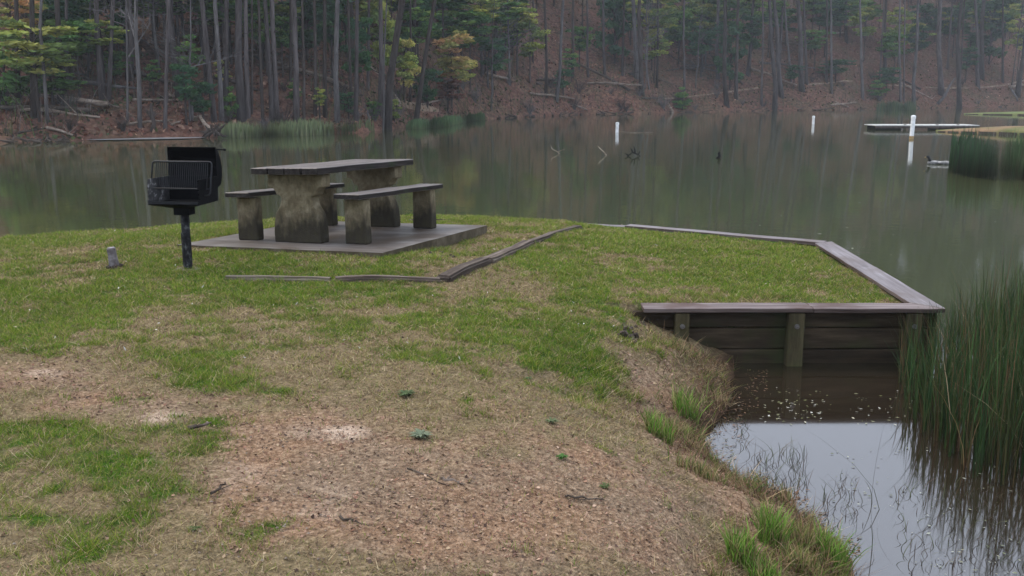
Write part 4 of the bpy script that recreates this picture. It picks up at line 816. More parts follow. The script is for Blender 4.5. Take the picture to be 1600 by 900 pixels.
def litter():
    g = np.random.default_rng(101); N = 100000; r = 2.6+8*g.random(N)**1.2; ph = g.uniform(-.6, .5, N); X = r*np.sin(ph); Y = r*np.cos(ph)
    Z = ground_z(X, Y); a, d, s = masks(X, Y); ok = inside(X, Y, poly) & (Z > .02) & (g.random(N) < np.clip(d*1.1+s*.4-.05, 0.05, 1)) & (Y < FR-.1)
    X, Y, Z, r = X[ok], Y[ok], Z[ok], r[ok]; n = len(X); P = np.stack([X, Y, Z+.004], 1)
    t = g.random(n)*2*PI; s = (.002+.008*g.random(n)**2.5)*np.clip(r/4, 1, 1.8); asp = .35+.6*g.random(n)
    u = np.stack([np.cos(t), np.sin(t), g.normal(size=n)*.35], 1)*s[:, None]; w = np.stack([-np.sin(t), np.cos(t), g.normal(size=n)*.35], 1)*(s*asp)[:, None]
    V = np.stack([P-u, P-w+np.array([0, 0, .003]), P+u, P+w], 1).reshape(-1, 3)
    c = pick([(.17, .09, .06), (.25, .155, .11), (.10, .06, .045), (.30, .21, .15), (.08, .055, .042), (.2, .12, .08), (.14, .08, .055), (.22, .15, .10), (.18, .12, .085), (.05, .032, .024), (.26, .19, .12)], n, g, .35)
    tag(link('leaf_litter', np_mesh('leaf_litter', V, np.arange(len(V)), 4, np.repeat(c, 4, 0)), M_litter), 'brown leaf scraps and wood chips scattered over the bare soil', 'leaf litter', kind='stuff')
def pebbles():
    g = random.Random(8); m = MB()
    for i in range(260):
        px = g.gauss(480, 190); py = g.uniform(660, 900); 
        if not 0 < px < 1150: continue
        p = hitg(px, py); s = g.uniform(.0025, .0075); q = Vector((p[0], p[1], p[2]+s*.2)); v = [q+Vector((g.uniform(.7, 1.2)*s*a, g.uniform(.7, 1.2)*s*b, g.uniform(.5, .9)*s*c)) for a, b, c in ((1, 0, 0), (0, 1, 0), (-1, 0, 0), (0, -1, 0), (0, 0, 1), (0, 0, -1))]
        m.add(v, [(0, 1, 4), (1, 2, 4), (2, 3, 4), (3, 0, 4), (1, 0, 5), (2, 1, 5), (3, 2, 5), (0, 3, 5)])
    tag(m.build('gravel', M_log), 'pale small pebbles lying in the bare foreground soil', 'gravel', kind='stuff')

# ---------------------------------------------------------------- picnic set (slab slightly sunk: its own tilt)
TH = -.3874; TXT, TYT = .0263, -.0178; CX, CY, CZ0 = -1.8023, 10.349, CAMZ-1.4782
SL, SR, SN, SF = 1.1194, 1.1986, 1.2439, 1.0874
def slab_uv(X, Y): dx, dy = X-CX, Y-CY; c, s = math.cos(TH), math.sin(TH); return dx*c+dy*s, -dx*s+dy*c
TILT = Matrix.Translation((CX, CY, CZ0)) @ Matrix.Rotation(TH, 4, 'Z') @ Matrix.Rotation(-TXT, 4, 'Y') @ Matrix.Rotation(TYT, 4, 'X')
def place(e, u, v, w=0, rz=0): e.matrix_world = TILT @ Matrix.Translation((u, v, w)) @ Matrix.Rotation(rz, 4, 'Z')
m = MB(); m.prism([(-SL, -SN), (SR, -SN), (SR, SF), (-SL, SF)], -.17, 0)
bm = bmesh.new(); me = m.mesh('concrete_slab'); bm.from_mesh(me); bmesh.ops.subdivide_edges(bm, edges=bm.edges, cuts=14, use_grid_fill=True)
for v in bm.verts:
    n_ = mnoise.noise(v.co*3)*.008; side = max(abs(v.co.x), abs(v.co.y)) > 1.05
    v.co.x += n_*(1 if side else 0); v.co.y += mnoise.noise(v.co*3+Vector((9, 0, 0)))*.008; v.co.z += mnoise.noise(v.co*2)*.003
bm.normal_update()
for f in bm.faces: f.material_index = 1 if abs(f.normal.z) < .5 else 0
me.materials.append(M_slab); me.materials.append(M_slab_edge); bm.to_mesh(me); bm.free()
slab = tag(link('concrete_slab', me, M_slab), kind='structure'); place(slab, 0, 0)
def plank_mesh(L, Wd, T, seed, bev=.005, mats=()):
    random.seed(seed); bm = bmesh.new(); nseg = 10
    m = MB(); m.box((0, 0, 0), (L, Wd, T)); me = m.mesh('plank'); bm.from_mesh(me); nm = mats; [me.materials.append(q) for q in mats]
    bmesh.ops.subdivide_edges(bm, edges=[e for e in bm.edges if abs((e.verts[0].co-e.verts[1].co).x) > L*.5], cuts=nseg)
    bmesh.ops.bevel(bm, geom=[e for e in bm.edges if len(e.link_faces) == 2 and e.calc_face_angle(0) > .5], offset=bev, segments=1, affect='EDGES')
    bm.normal_update()
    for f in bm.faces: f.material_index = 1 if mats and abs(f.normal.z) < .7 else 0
    for v in bm.verts: v.co.z += mnoise.noise(Vector((v.co.x*2, seed*3.1, v.co.y*2)))*.006; v.co.y += mnoise.noise(Vector((v.co.x*3, seed*5.1, 7)))*.004
    bm.to_mesh(me); bm.free(); return me
def edged(o): return o
TBL, TBW, TBH = 1.95, .77, .735
table = empty('picnic_table', (0, 0, 0), label='concrete picnic table with dark weathered plank top on the slab', cat='table'); place(table, 0, 0)
nb = 4; bw = TBW/nb
for i in range(nb):
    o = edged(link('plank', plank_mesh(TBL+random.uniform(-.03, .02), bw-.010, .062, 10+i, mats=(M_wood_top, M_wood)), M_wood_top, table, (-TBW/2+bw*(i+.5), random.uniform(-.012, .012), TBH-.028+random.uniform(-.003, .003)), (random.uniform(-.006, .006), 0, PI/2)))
m = MB()
def side_board(L, T, zc, x, parent, name):
    o = link(name, plank_mesh(L, .02, T, int(x*100) % 50), M_wood, parent, (x, 0, zc), (0, 0, PI/2)); return o
prof = [(.27, 0), (.272, .10), (.262, .20), (.235, .29), (.190, .36), (.172, .42), (.178, .455), (.225, .47), (.235, .50), (.262, .535), (.315, .545), (.315, .668)]
def pedestal(v):
    T2 = .075; pts = [(x, z) for x, z in prof]+[(-x, z) for x, z in reversed(prof)]; n = len(pts); bm = bmesh.new()
    a = [bm.verts.new((x, -T2, z)) for x, z in pts]; b = [bm.verts.new((x, T2, z)) for x, z in pts]
    # quads across keep the shape clean
    h = len(prof)
    for i in range(h-1):
        for L, fl in ((a, 0), (b, 1)):
            q = [L[i], L[i+1], L[n-2-i], L[n-1-i]]; bm.faces.new(q if not fl else q[::-1])
    for i in range(n): bm.faces.new((a[(i+1) % n], a[i], b[i], b[(i+1) % n]))
    bmesh.ops.recalc_face_normals(bm, faces=bm.faces)
    bmesh.ops.bevel(bm, geom=[e for e in bm.edges if abs(e.calc_face_angle(0)) > .9], offset=.009, segments=1, affect='EDGES')
    bmesh.ops.subdivide_edges(bm, edges=bm.edges, cuts=2, use_grid_fill=True)
    for q in bm.verts: q.co += Vector((mnoise.noise(q.co*6+Vector((v, 0, 0))), mnoise.noise(q.co*6+Vector((0, 5, v))), 0))*.006
    me = bpy.data.meshes.new('pedestal'); bm.to_mesh(me); bm.free(); return link('pedestal', me, M_conc, table, (0, v, 0))
pedestal(-.727); pedestal(.727)
PW = [-.727, .727]
for v in PW:
    m = MB(); m.box((0, v+.0, .672), (.60, .10, .010)); m.build('mounting_plate', M_bolt, table)
def bench(u, lab):
    e = empty('picnic_bench', (0, 0, 0), label=lab, cat='bench', group='benches of the picnic set'); place(e, u, 0)
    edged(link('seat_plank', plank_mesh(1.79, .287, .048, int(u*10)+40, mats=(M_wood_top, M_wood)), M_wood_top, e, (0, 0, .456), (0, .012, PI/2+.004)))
    for v in (-.70, .70):
        bm = bmesh.new(); bmesh.ops.create_cube(bm, size=1); 
        for q in bm.verts: q.co = Vector((q.co.x*(.225 if q.co.z > 0 else .235), q.co.y*.115, (q.co.z+.5)*.430))
        bmesh.ops.bevel(bm, geom=list(bm.edges), offset=.010, segments=1, affect='EDGES'); bmesh.ops.subdivide_edges(bm, edges=bm.edges, cuts=3, use_grid_fill=True)
        for q in bm.verts: q.co += Vector((mnoise.noise(q.co*7+Vector((v*3, u, 0))), mnoise.noise(q.co*7+Vector((0, 5, v))), 0))*.006
        me = bpy.data.meshes.new('leg'); bm.to_mesh(me); bm.free(); link('leg', me, M_conc, e, (0, v, 0))
bench(.6294, 'low concrete-legged bench on the right of the table, nearer the timber border')
bench(-.6294, 'low concrete-legged bench on the left of the table, partly hidden behind it')

# ---------------------------------------------------------------- grill on its post
gp = hitg(294, 421); g0 = empty('park_grill', (gp[0], gp[1], gp[2]), math.radians(-8.0), label='black steel park grill with open hood on a single post', cat='grill')
S_ = ppm(gp)
zb = (421-322)/S_+.0                                        # underside of the fire box
# post: peeling sleeve, narrow above and wider below
m = MB(); m.tube([(0, 0, -.2), (0, 0, .02), (.002, 0, zb-.075)], [.036, .036, .037], 14); m.build('post', M_peel, g0, smooth=True)
m = MB(); m.tube([(0, 0, .03), (0, 0, .06), (0, 0, .24), (-.004, 0, .33)], [.040, .041, .042, .040], 12, jit=.03); m.build('rust_sleeve', M_peel, g0)
m = MB(); m.box((0, 0, zb-.038), (.145, .12, .07)); m.build('bracket', M_black, g0, bevel=.006)
m = MB()
BW, BD, BH = .455, .39, .215
m.add([(-.07, -.06, zb-.012), (.07, -.06, zb-.012), (.07, .06, zb-.012), (-.07, .06, zb-.012), (-BW/2, -BD/2, zb+.03), (BW/2, -BD/2, zb+.03), (BW/2, BD/2, zb+.03), (-BW/2, BD/2, zb+.03)], [(0, 1, 5, 4), (1, 2, 6, 5), (2, 3, 7, 6), (3, 0, 4, 7), (3, 2, 1, 0)])
m.build('underside', M_black, g0)
z0 = zb+.033; T = .006
m = MB(); m.box((0, 0, z0+T/2), (BW, BD, T)); m.build('floor_plate', M_black, g0)
m = MB(); m.box((0, BD/2, z0+BH/2), (BW, T, BH)); m.build('back_plate', M_black, g0)
for s, mat in ((-1, M_ash), (1, M_black)):
    m = MB(); y0, y1 = -BD/2, BD/2; x = s*BW/2
    pr = [(y0, 0), (y1, 0), (y1, BH)]
    # notched front edge that holds the grate
    for k in range(5): zz = BH-.012-k*.038; pr += [(y0+.004, zz+.012), (y0+.020, zz+.004), (y0+.020, zz-.010), (y0, zz-.012)]
    pr = pr[:3]+[(y0+.004, BH)]+pr[3:]
    n = len(pr); m.add([(x-T/2*s, a, z0+b) for a, b in pr]+[(x+T/2*s, a, z0+b) for a, b in pr], [tuple(range(n)), tuple(range(2*n-1, n-1, -1))]+[(i, n+i, n+(i+1) % n, (i+1) % n) for i in range(n)])
    o = m.build('side_plate', mat, g0)
    if s < 0: o['label'] = 'side plate crusted with white ash'
m = MB(); m.box((0, -BD/2+.004, z0+.016), (BW-.012, .006, .026)); m.build('front_lip', M_rustlip if False else M_bar, g0)
m = MB(); m.tube([(-BW/2, -BD/2+.02, z0+.14), (BW/2, -BD/2+.02, z0+.14)], [.0045]*2, 6); m.build('cross_rod', M_bar, g0)
# grate swung upright: rounded frame with bars
ge = empty('grate', (0, -.04, z0+.125)); ge.parent = g0; ge.rotation_euler = (math.radians(-14), 0, 0)
def rr_path(w, h, r, z=0):
    P = []
    for cx, cz, a0 in ((-w+r, h-r, 180), (w-r, h-r, 90)):
        for k in range(6): a = math.radians(a0-k*18); P.append((cx+r*math.cos(a), 0, cz+r*math.sin(a)))
    return P
P = [(-.272, 0, 0)]+rr_path(.272, .235, .028)+[(.272, 0, -.03)]+[(.265, -.01, -.055), (.24, -.02, -.062), (.225, -.02, -.062)]
m = MB(); m.tube(P, [.0075]*len(P), 8); m.build('frame', M_bar, ge, smooth=True)
m = MB(); m.box((-.01, -.004, .232), (.36, .024, .012)); m.build('lip_bar', M_bar, ge, bevel=.002)
for k in range(26): m = MB(); x = -.235+k*.0188; m.tube([(x, 0, -.01), (x, 0, .228)], [.0042]*2, 5); m.build('bar', M_bar, ge)
m = MB(); m.tube([(-.272, 0, 0), (.272, 0, 0)], [.006]*2, 6); m.build('bar', M_bar, ge)
# hood tipped back behind the box
he = empty('hood', (0, BD/2+.01, z0+.17)); he.parent = g0
arc = [(.0, -.06), (.075, -.03), (.105, .04), (.11, .12), (.085, .20), (.045, .262), (0.0, .30)]
arc = [(a+.0, b) for a, b in arc]
m = MB(); W2 = .222; n = len(arc)
vv = []
for x in (-W2, W2):
    for a, b in arc: vv.append((x, a, b))
m.add(vv, [(i, i+1, n+i+1, n+i) for i in range(n-1)])
o = m.build('shell', M_black, he); md_ = o.modifiers.new('solid', 'SOLIDIFY'); md_.thickness = .004
for s in (-1, 1):
    m = MB(); vs = [(s*W2, a, b) for a, b in arc]+[(s*(W2+.004), a, b) for a, b in arc]
    m.add(vs, [tuple(range(n)), tuple(range(2*n-1, n-1, -1))]+[(i, n+i, n+(i+1) % n, (i+1) % n) for i in range(n)]); m.build('end_plate', M_black, he)
m = MB(); m.tube([(W2, .02, .278), (W2+.075, .02, .276)], [.007, .007], 8); m.tube([(W2+.07, .02, .276), (W2+.09, .02, .276)], [.011, .011], 8); m.build('handle', M_black, he)
# concrete footing
m = MB(); m.tube([(0, 0, -.1), (0, 0, -.0), (0, 0, .012)], [.15, .14, .11], 12, jit=.12); m.build('footing', M_slab, g0)

# stub marker
sp_ = hitg(179, 417); S_ = ppm(sp_); e = empty('marker_stub', sp_, .3, label='short whitewashed concrete stub leaning in the grass left of the grill', cat='marker'); e.rotation_euler = (.05, -.10, .3)
m = MB(); h = 31/S_; bm = bmesh.new(); bmesh.ops.create_cube(bm, size=1)
for q in bm.verts: k = .066 if q.co.z > 0 else .088; q.co = Vector((q.co.x*k, q.co.y*k, (q.co.z+.5)*(h+.05)-.05))
bmesh.ops.bevel(bm, geom=list(bm.edges), offset=.007, segments=2, affect='EDGES'); bmesh.ops.subdivide_edges(bm, edges=bm.edges, cuts=3, use_grid_fill=True)
for q in bm.verts: q.co += Vector((mnoise.noise(q.co*18), mnoise.noise(q.co*18+Vector((4, 0, 0))), 0))*.006
me = bpy.data.meshes.new('stub'); bm.to_mesh(me); bm.free(); link('stub', me, M_stub, e)
m = MB()
for i in range(8): a = i*.785; m.tube([(math.cos(a)*.05, math.sin(a)*.05, -.02), (math.cos(a)*.06, math.sin(a)*.06, .018)], [.028, .018], 6, jit=.3)
m.build('soil_clods', M_logd, e)

# ---------------------------------------------------------------- timber border
def timber(a, b, w, h, mat, lab, sink=.35):
    A, B = hitg(*a), hitg(*b); d = Vector(B)-Vector(A); L = d.length; n = 16; bm = bmesh.new(); me = bpy.data.meshes.new('timber')
    bmesh.ops.create_cube(bm, size=1)
    for q in bm.verts: q.co = Vector((q.co.x*L, q.co.y*w, q.co.z*h))
    bmesh.ops.subdivide_edges(bm, edges=[e for e in bm.edges if abs((e.verts[0].co-e.verts[1].co).x) > L*.5], cuts=n)
    bmesh.ops.bevel(bm, geom=[e for e in bm.edges if e.calc_face_angle(0) > .5], offset=.018, segments=2, affect='EDGES')
    ang = math.atan2(d.y, d.x); c, s = math.cos(ang), math.sin(ang)
    for q in bm.verts:
        x = q.co.x; t = x/L+.5; wx = A[0]+d.x*t-s*q.co.y; wy = A[1]+d.y*t+c*q.co.y
        cz = float(ground_z(np.array([A[0]+d.x*t]), np.array([A[1]+d.y*t]), False)[0])+.012
        q.co.y += mnoise.noise(Vector((x*4, q.co.z*9, 3)))*.012; q.co.z += cz-A[2]-(A[2]*0)+h*(.5-sink)+mnoise.noise(Vector((x*3.3, q.co.y*9, 8)))*.010
        q.co.x += mnoise.noise(Vector((q.co.y*20, q.co.z*20, 8)))*.02
    bm.to_mesh(me); bm.free(); o = link('landscape_timber', me, mat); o.location = (A[0]+d.x/2, A[1]+d.y/2, A[2]); o.rotation_euler = (0, 0, ang); tag(o, lab, 'timber', 'timbers of the border round the picnic slab'); return o
timber((352, 436), (520, 440), .10, .075, M_timber_pale, 'pale half-buried timber of the border, leftmost, starting near the grill', .72)
timber((522, 440), (690, 442), .11, .085, M_timber, 'brown timber of the border running level to its front corner', .68)
timber((692, 441), (758, 412), .14, .11, M_timber, 'dark timber of the border running back from its front corner', .56)
timber((759, 412), (826, 383), .14, .10, M_timber, 'dark splintered timber in the middle of the border right side', .58)
timber((828, 382), (905, 357), .11, .08, M_timber, 'thin worn timber at the far end of the border right side', .68)

# ---------------------------------------------------------------- retaining wall
rw = empty('retaining_wall', (0, 0, 0), label='low timber retaining wall with plank cap round the grassy corner of the cove', cat='wall')
def board_between(name, A, B, w, T, zt, mat, cutA=None, cutB=None, seed=0):
    """cap board: A,B outer-edge ends (2d); inner edge to the left of A->B"""
    d = (B-A)/np.linalg.norm(B-A); nrm = np.array([-d[1], d[0]]); a2 = A+nrm*w if cutA is None else cutA; b2 = B+nrm*w if cutB is None else cutB
    bm = bmesh.new(); nseg = 8; rows = []
    for i in range(nseg+1):
        t = i/nseg; o_ = A+(B-A)*t; i_ = a2+(b2-a2)*t; dz = mnoise.noise(Vector((seed, t*4, 0)))*.005
        rows.append([bm.verts.new((o_[0], o_[1], zt-T+dz)), bm.verts.new((o_[0], o_[1], zt+dz)), bm.verts.new((i_[0], i_[1], zt+dz)), bm.verts.new((i_[0], i_[1], zt-T+dz))])
    for i in range(nseg):
        for k in range(4): bm.faces.new((rows[i][k], rows[i][(k+1) % 4], rows[i+1][(k+1) % 4], rows[i+1][k]))
    bm.faces.new(rows[0][::-1]); bm.faces.new(rows[-1]); bmesh.ops.recalc_face_normals(bm, faces=bm.faces)
    bmesh.ops.bevel(bm, geom=[e for e in bm.edges if e.calc_face_angle(0) > .6], offset=.004, segments=1, affect='EDGES')
    bm.normal_update()
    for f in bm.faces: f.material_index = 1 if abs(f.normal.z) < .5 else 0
    c0 = (A+B)/2; ang = math.atan2(d[1], d[0]); M = Matrix.Rotation(-ang, 4, 'Z') @ Matrix.Translation((-c0[0], -c0[1], -zt))
    bmesh.ops.transform(bm, matrix=M, verts=bm.verts); me = bpy.data.meshes.new(name); me.materials.append(mat); me.materials.append(M_capedge); bm.to_mesh(me); bm.free()
    return link(name, me, None, rw, (c0[0], c0[1], zt), (0, 0, ang))
XL = atd(1006, 487, FR)[0]
nin = lambda a, b, w: np.array([-(b-a)[1], (b-a)[0]])/np.linalg.norm(b-a)*w
FRo = np.array([TIP[0], FR]); TIPi = None
CW = .22
# inner corner where front and right caps meet
dR = (BR_o-TIP)/np.linalg.norm(BR_o-TIP); nR = np.array([-dR[1], dR[0]])
o1 = TIP+nR*CW; t = (FR+CW-o1[1])/dR[1]; ICN = o1+dR*t
dB = (B2_o-BR_o)/np.linalg.norm(B2_o-BR_o); nB = np.array([-dB[1], dB[0]])
A_ = np.array([dR, -dB]).T; o2 = BR_o+nB*CW; ts_ = np.linalg.solve(A_, o2-o1); ICB = o1+dR*ts_[0]
mid = XL+(TIP[0]-XL)*.56
TIPf = np.array([TIP[0]-.02, FR])
board_between('cap_board', np.array([XL, FR]), np.array([mid-.003, FR]), CW, .034, CAPZ, M_cap_brown, seed=1)
board_between('cap_board', np.array([mid+.003, FR]), TIPf, CW, .034, CAPZ-.002, M_cap_brown, cutB=ICN-dR*.004+np.array([-.004, 0]), seed=2)
m2 = TIP+(BR_o-TIP)*.52
board_between('cap_board', TIPf+np.array([.004, .003]), m2-dR*.003, CW, .034, CAPZ+.001, M_cap, cutA=ICN+dR*.004, cutB=m2+nR*CW-dR*.003, seed=3)
board_between('cap_board', m2+dR*.003, BR_o, CW, .034, CAPZ-.001, M_cap, cutB=ICB-dR*.004, seed=4)
board_between('cap_board', BR_o+dB*.06, B2_o-dB*.003, .16, .04, CAPZ, M_cap, seed=5)
board_between('cap_board', B2_o+dB*.003, BL_o, .16, .04, CAPZ-.02, M_cap, seed=6)
# planks of the front face: three courses, joint behind the middle post
PY = FR+.13
xmid = atd(1243, 530, FR+.03)[0]; x1 = atd(1066, 500, FR+.03)[0]; x3 = atd(1426, 530, FR+.03)[0]
for (za, zb_) in ((.296, .428), (.122, .288), (-.12, .114)):
    for (xa, xb) in ((XL-.15, xmid-.002), (xmid+.002, TIP[0]-.03)):
        me = plank_mesh(xb-xa, .04, zb_-za, int(za*100)+int(xa*10)+9, .006); link('plank', me, M_plank, rw, ((xa+xb)/2, PY+random.uniform(-.004, .004), (za+zb_)/2))
for A, B in ((TIP, BR_o), (BR_o, B2_o), (B2_o, BL_o)):
    d = (B-A)/np.linalg.norm(B-A); nn = np.array([-d[1], d[0]])*.08; L = np.linalg.norm(B-A)-.12; c = (A+B)/2+nn
    for za, zb_ in ((.20, .428), (-.3, .192)):
        link('plank', plank_mesh(L, .04, zb_-za, 3, .006), M_plank, rw, (c[0], c[1], (za+zb_)/2), (0, 0, math.atan2(d[1], d[0])))
for x, w in ((x1, .115), (xmid, .128), (x3, .12)):
    m = MB(); m.box((0, 0, 0), (w, .095, .93)); me = m.mesh('post'); bm = bmesh.new(); bm.from_mesh(me); bmesh.ops.bevel(bm, geom=list(bm.edges), offset=.008, segments=1, affect='EDGES'); bmesh.ops.subdivide_edges(bm, edges=bm.edges, cuts=3, use_grid_fill=True)
    for q in bm.verts: q.co += Vector((mnoise.noise(q.co*6+Vector((x, 0, 0))), 0, 0))*.006
    bm.to_mesh(me); bm.free(); o = link('post', me, M_wpost, rw, (x, FR+.06, .432-.465))
    b = MB(); b.tube([(-.0, -.058, .36), (0, -.040, .36)], [.020, .020], 10); b.tube([(0, -.068, .36), (0, -.05, .36)], [.010, .010], 6); b.build('bolt', M_bolt, o)
for t in (.25, .75):
    q = TIP+(BR_o-TIP)*t-nR*(-.02); m = MB(); m.box((0, 0, 0), (.1, .1, .9)); m.build('post', M_wpost, rw, bevel=.006, loc=(q[0]+.0, q[1], -.02), rot=(0, 0, math.atan2(dR[1], dR[0])))

# ---------------------------------------------------------------- posts in the lake, dock, far points, snags
def white_post(px, top, base, wpx, lean, lab, collar=False):
    p = at(px, base); k = ppm(p); h = (base-top)/k; r = wpx/k/2; e = empty('white_post', p, label=lab, cat='marker post', group='white marker posts in the lake'); e.rotation_euler = (0, lean, 0)
    m = MB(); m.tube([(0, 0, -.6), (0, 0, h-r*.8)], [r, r], 16, cap=True); m.build('pipe', M_white, e, smooth=False)
    m = MB(); m.tube([(0, 0, h-r*1.6), (0, 0, h-r*.5), (0, 0, h-r*.15), (0, 0, h)], [r*1.12, r*1.12, r*.9, r*.35], 16); m.build('cap', M_white, e)
    if collar: m = MB(); m.tube([(0, 0, .0), (0, 0, .13)], [r*1.06, r*1.06], 16); m.build('stained_collar', M_rust, e)
white_post(964, 191, 207, 5, .02, 'short white marker post in the middle of the lake')
white_post(1270.5, 181, 194.5, 4, 0, 'smallest and farthest white marker post, near the right far shore')
white_post(1424, 180.5, 217, 6.5, .02, 'tall white marker post in front of the dock', True)
# rope line drifting from the middle post
p0 = at(967, 206.5, .03); p1 = at(1020, 207.5, .02); m = MB(); m.tube([p0+(p1-p0)*i/8+np.array([0, 0, .02*abs(4-i)/4]) for i in range(9)], [.018]*9, 5); tag(m.build('rope', M_log), 'thin pale rope trailing on the water from the middle post', 'rope')
random.seed(31)
snag(947, 242.5, 934, 228, 2.2, M_log, 'thin pale stick leaning out of the lake below the middle post', 'stick_in_water', 'stick', 0, 0)
snag(1121, 247, 1124, 237, 5.5, M_black, 'black stub poking out of the open lake', 'stick_in_water', 'stick', 0, 0)
p = at(988, 244, 0); k = ppm(p); m = MB()
for a, b in (((-8, 0), (0, 6)), ((0, 6), (13, 0)), ((4, 4), (2, 15)), ((0, 6), (-3, 12)), ((8, 2), (12, 8)), ((-6, 1), (-12, 4))): m.tube([(a[0]/k, 0, a[1]/k), ((a[0]+b[0])/2/k+.02, .03, (a[1]+b[1])/2/k), (b[0]/k, 0, b[1]/k)], [.028, .022, .01], 5)
o = m.build('branch_in_water', M_black); o.location = p; tag(o, 'dark forked branch breaking the water right of the pale stick', 'branch')
p = at(876, 240, 0); k = ppm(p); m = MB(); m.tube([(0, 0, -.05), (-.1, 0, .06), (-.3, 0, .16), (-.35, .1, .3)], [.02, .018, .014, .006], 5); m.tube([(-.1, 0, .06), (.15, .05, .16)], [.014, .005], 4); o = m.build('branch_in_water', M_log); o.location = p; tag(o, 'faint thin branch in the lake left of the pale stick', 'branch')
# floating bottle-like float with ducks: two ducks beside a pale floating pole
def duck(px, py, flip, lab):
    p = at(px, py); e = empty('duck', p, 0 if flip > 0 else PI, label=lab, cat='duck', group='ducks by the reed clump')
    m = MB(); prof_ = [(-.24, .10, .012), (-.19, .085, .045), (-.10, .065, .085), (.02, .055, .10), (.12, .055, .09), (.19, .07, .06), (.225, .09, .025)]
    m.tube([(a, 0, b) for a, b, r in prof_], [r for a, b, r in prof_], 12); o = m.build('body', M_duckb, e, smooth=True); o.scale = (1, .9, .7)
    m = MB(); m.tube([(.16, 0, .09), (.185, 0, .15), (.20, 0, .20), (.225, 0, .222), (.26, 0, .222), (.285, 0, .212)], [.045, .034, .034, .042, .034, .012], 10); m.build('head', M_duckh, e, smooth=True)
    m = MB(); m.tube([(.28, 0, .212), (.33, 0, .200)], [.014, .010], 6); m.build('bill', M_rust, e)
M_duckb = tex_mat('duck_feathers', [(.3, (.05, .05, .05)), (.5, (.22, .215, .21)), (.65, (.48, .47, .46))], (6, 6, 6), .7, .2)
M_duckh = tex_mat('duck_head_feathers', [(.3, (.01, .012, .014)), (.6, (.03, .03, .035))], (9, 9, 9), .5, 0)
duck(1461, 256.5, -1, 'duck with dark head swimming left ahead of the other one'); duck(1478, 257, 1, 'duck swimming beside the edge of the reed clump')
# dock
M_dark = M_bark_dark
a = at(1368, 203, .0); k = ppm(a); dock = empty('floating_dock', a, 0, label='low pale floating dock behind the tall white post', cat='dock')
b = at(1512, 201.5, 0.0); Ld = b[0]-a[0]; zt = 7.5/k; Wk = 1.9
NB = 46
for i in range(NB):
    m = MB(); wb = Ld/NB; m.box((wb*(i+.5), Wk/2, zt-.03), (wb-.02, Wk, .05)); m.build('deck_board', M_dock, dock)
m = MB(); m.box((Ld/2, .03, zt-.12), (Ld, .05, .12)); m.build('front_beam', M_dark, dock)
for x0_, x1_ in ((0.02, .26), (.62, .78)):
    m = MB(); m.box((Ld*(x0_+x1_)/2, Wk/2, .06), (Ld*(x1_-x0_), Wk*.8, .34)); m.build('float', M_black, dock, bevel=.03)
for x in (.29, .6, .8): m = MB(); m.box((Ld*x, .12, .05), (.12, .12, .5)); m.build('leg', M_wpost, dock)
# green points with board edging
M_pt = tex_mat('far_turf', [(.3, (.05, .065, .022)), (.5, (.10, .11, .04)), (.7, (.18, .16, .08))], (.5, .5, .5), .95, .3, .03, extra=(.22, (.20, .13, .075), .5, .62))
M_pt2 = tex_mat('far_green_turf', [(.3, (.06, .08, .03)), (.5, (.11, .135, .05)), (.7, (.17, .18, .08))], (.5, .5, .5), .95, .3, .03)
def point(name, xl, yf, ybk, zt, D, mat, segs, lab):
    A = at(xl, yf); B = at(1600, yf+(6 if D < 8 else 2)); d = B-A; d /= np.linalg.norm(d); far = B+d*30; bm = bmesh.new(); n = 40; rows = []; uu = A[:2]/np.linalg.norm(A[:2])
    e = empty(name, A, 0, kind='structure'); e['label'] = lab
    for i in range(n+1):
        t = (i/n)**2; q = A+(far-A)*t; wdt = D*min(1, (t*30/(D*1.4))**.8+.02); hh = zt*min(1, .25+(t*30)/(D*.9))
        rows.append([bm.verts.new((q[0]-A[0]+uu[0]*wdt*f, q[1]-A[1]+uu[1]*wdt*f, hz)) for f, hz in ((0, -.3), (0, hh*.45), (.12, hh*.75), (.4, hh), (.75, hh), (1, hh*.4), (1.02, -.3))])
    for i in range(n):
        for k in range(6): bm.faces.new((rows[i][k], rows[i+1][k], rows[i+1][k+1], rows[i][k+1]))
    me = bpy.data.meshes.new('turf'); bm.to_mesh(me); bm.free(); o = link('turf', me, mat, e, smooth=True)
    L = 30/segs; Lall = np.linalg.norm(far[:2]-A[:2]); x = .15
    while x < min(Lall, 34):
        w = L*.85*min(1, .4+x/3); h = zt*.34*min(1, .35+x/5); m = MB(); q = d*(x+w/2); m.box((q[0], q[1]-.04, h/2-.05), (w, .05, h+.1), Matrix.Rotation(math.atan2(d[1], d[0]), 3, 'Z')); m.build('edging_board', M_bark_dark, e); x += w+L*.15
point('grassy_point', 1462, 206, 194, .38, 6, M_pt, 26, 'grass point edged with dark boards at the right, behind the reed clump')
point('grassy_point', 1506, 178.5, 170, .36, 9, M_pt2, 9, 'farther bright green point on the right beyond the dock')

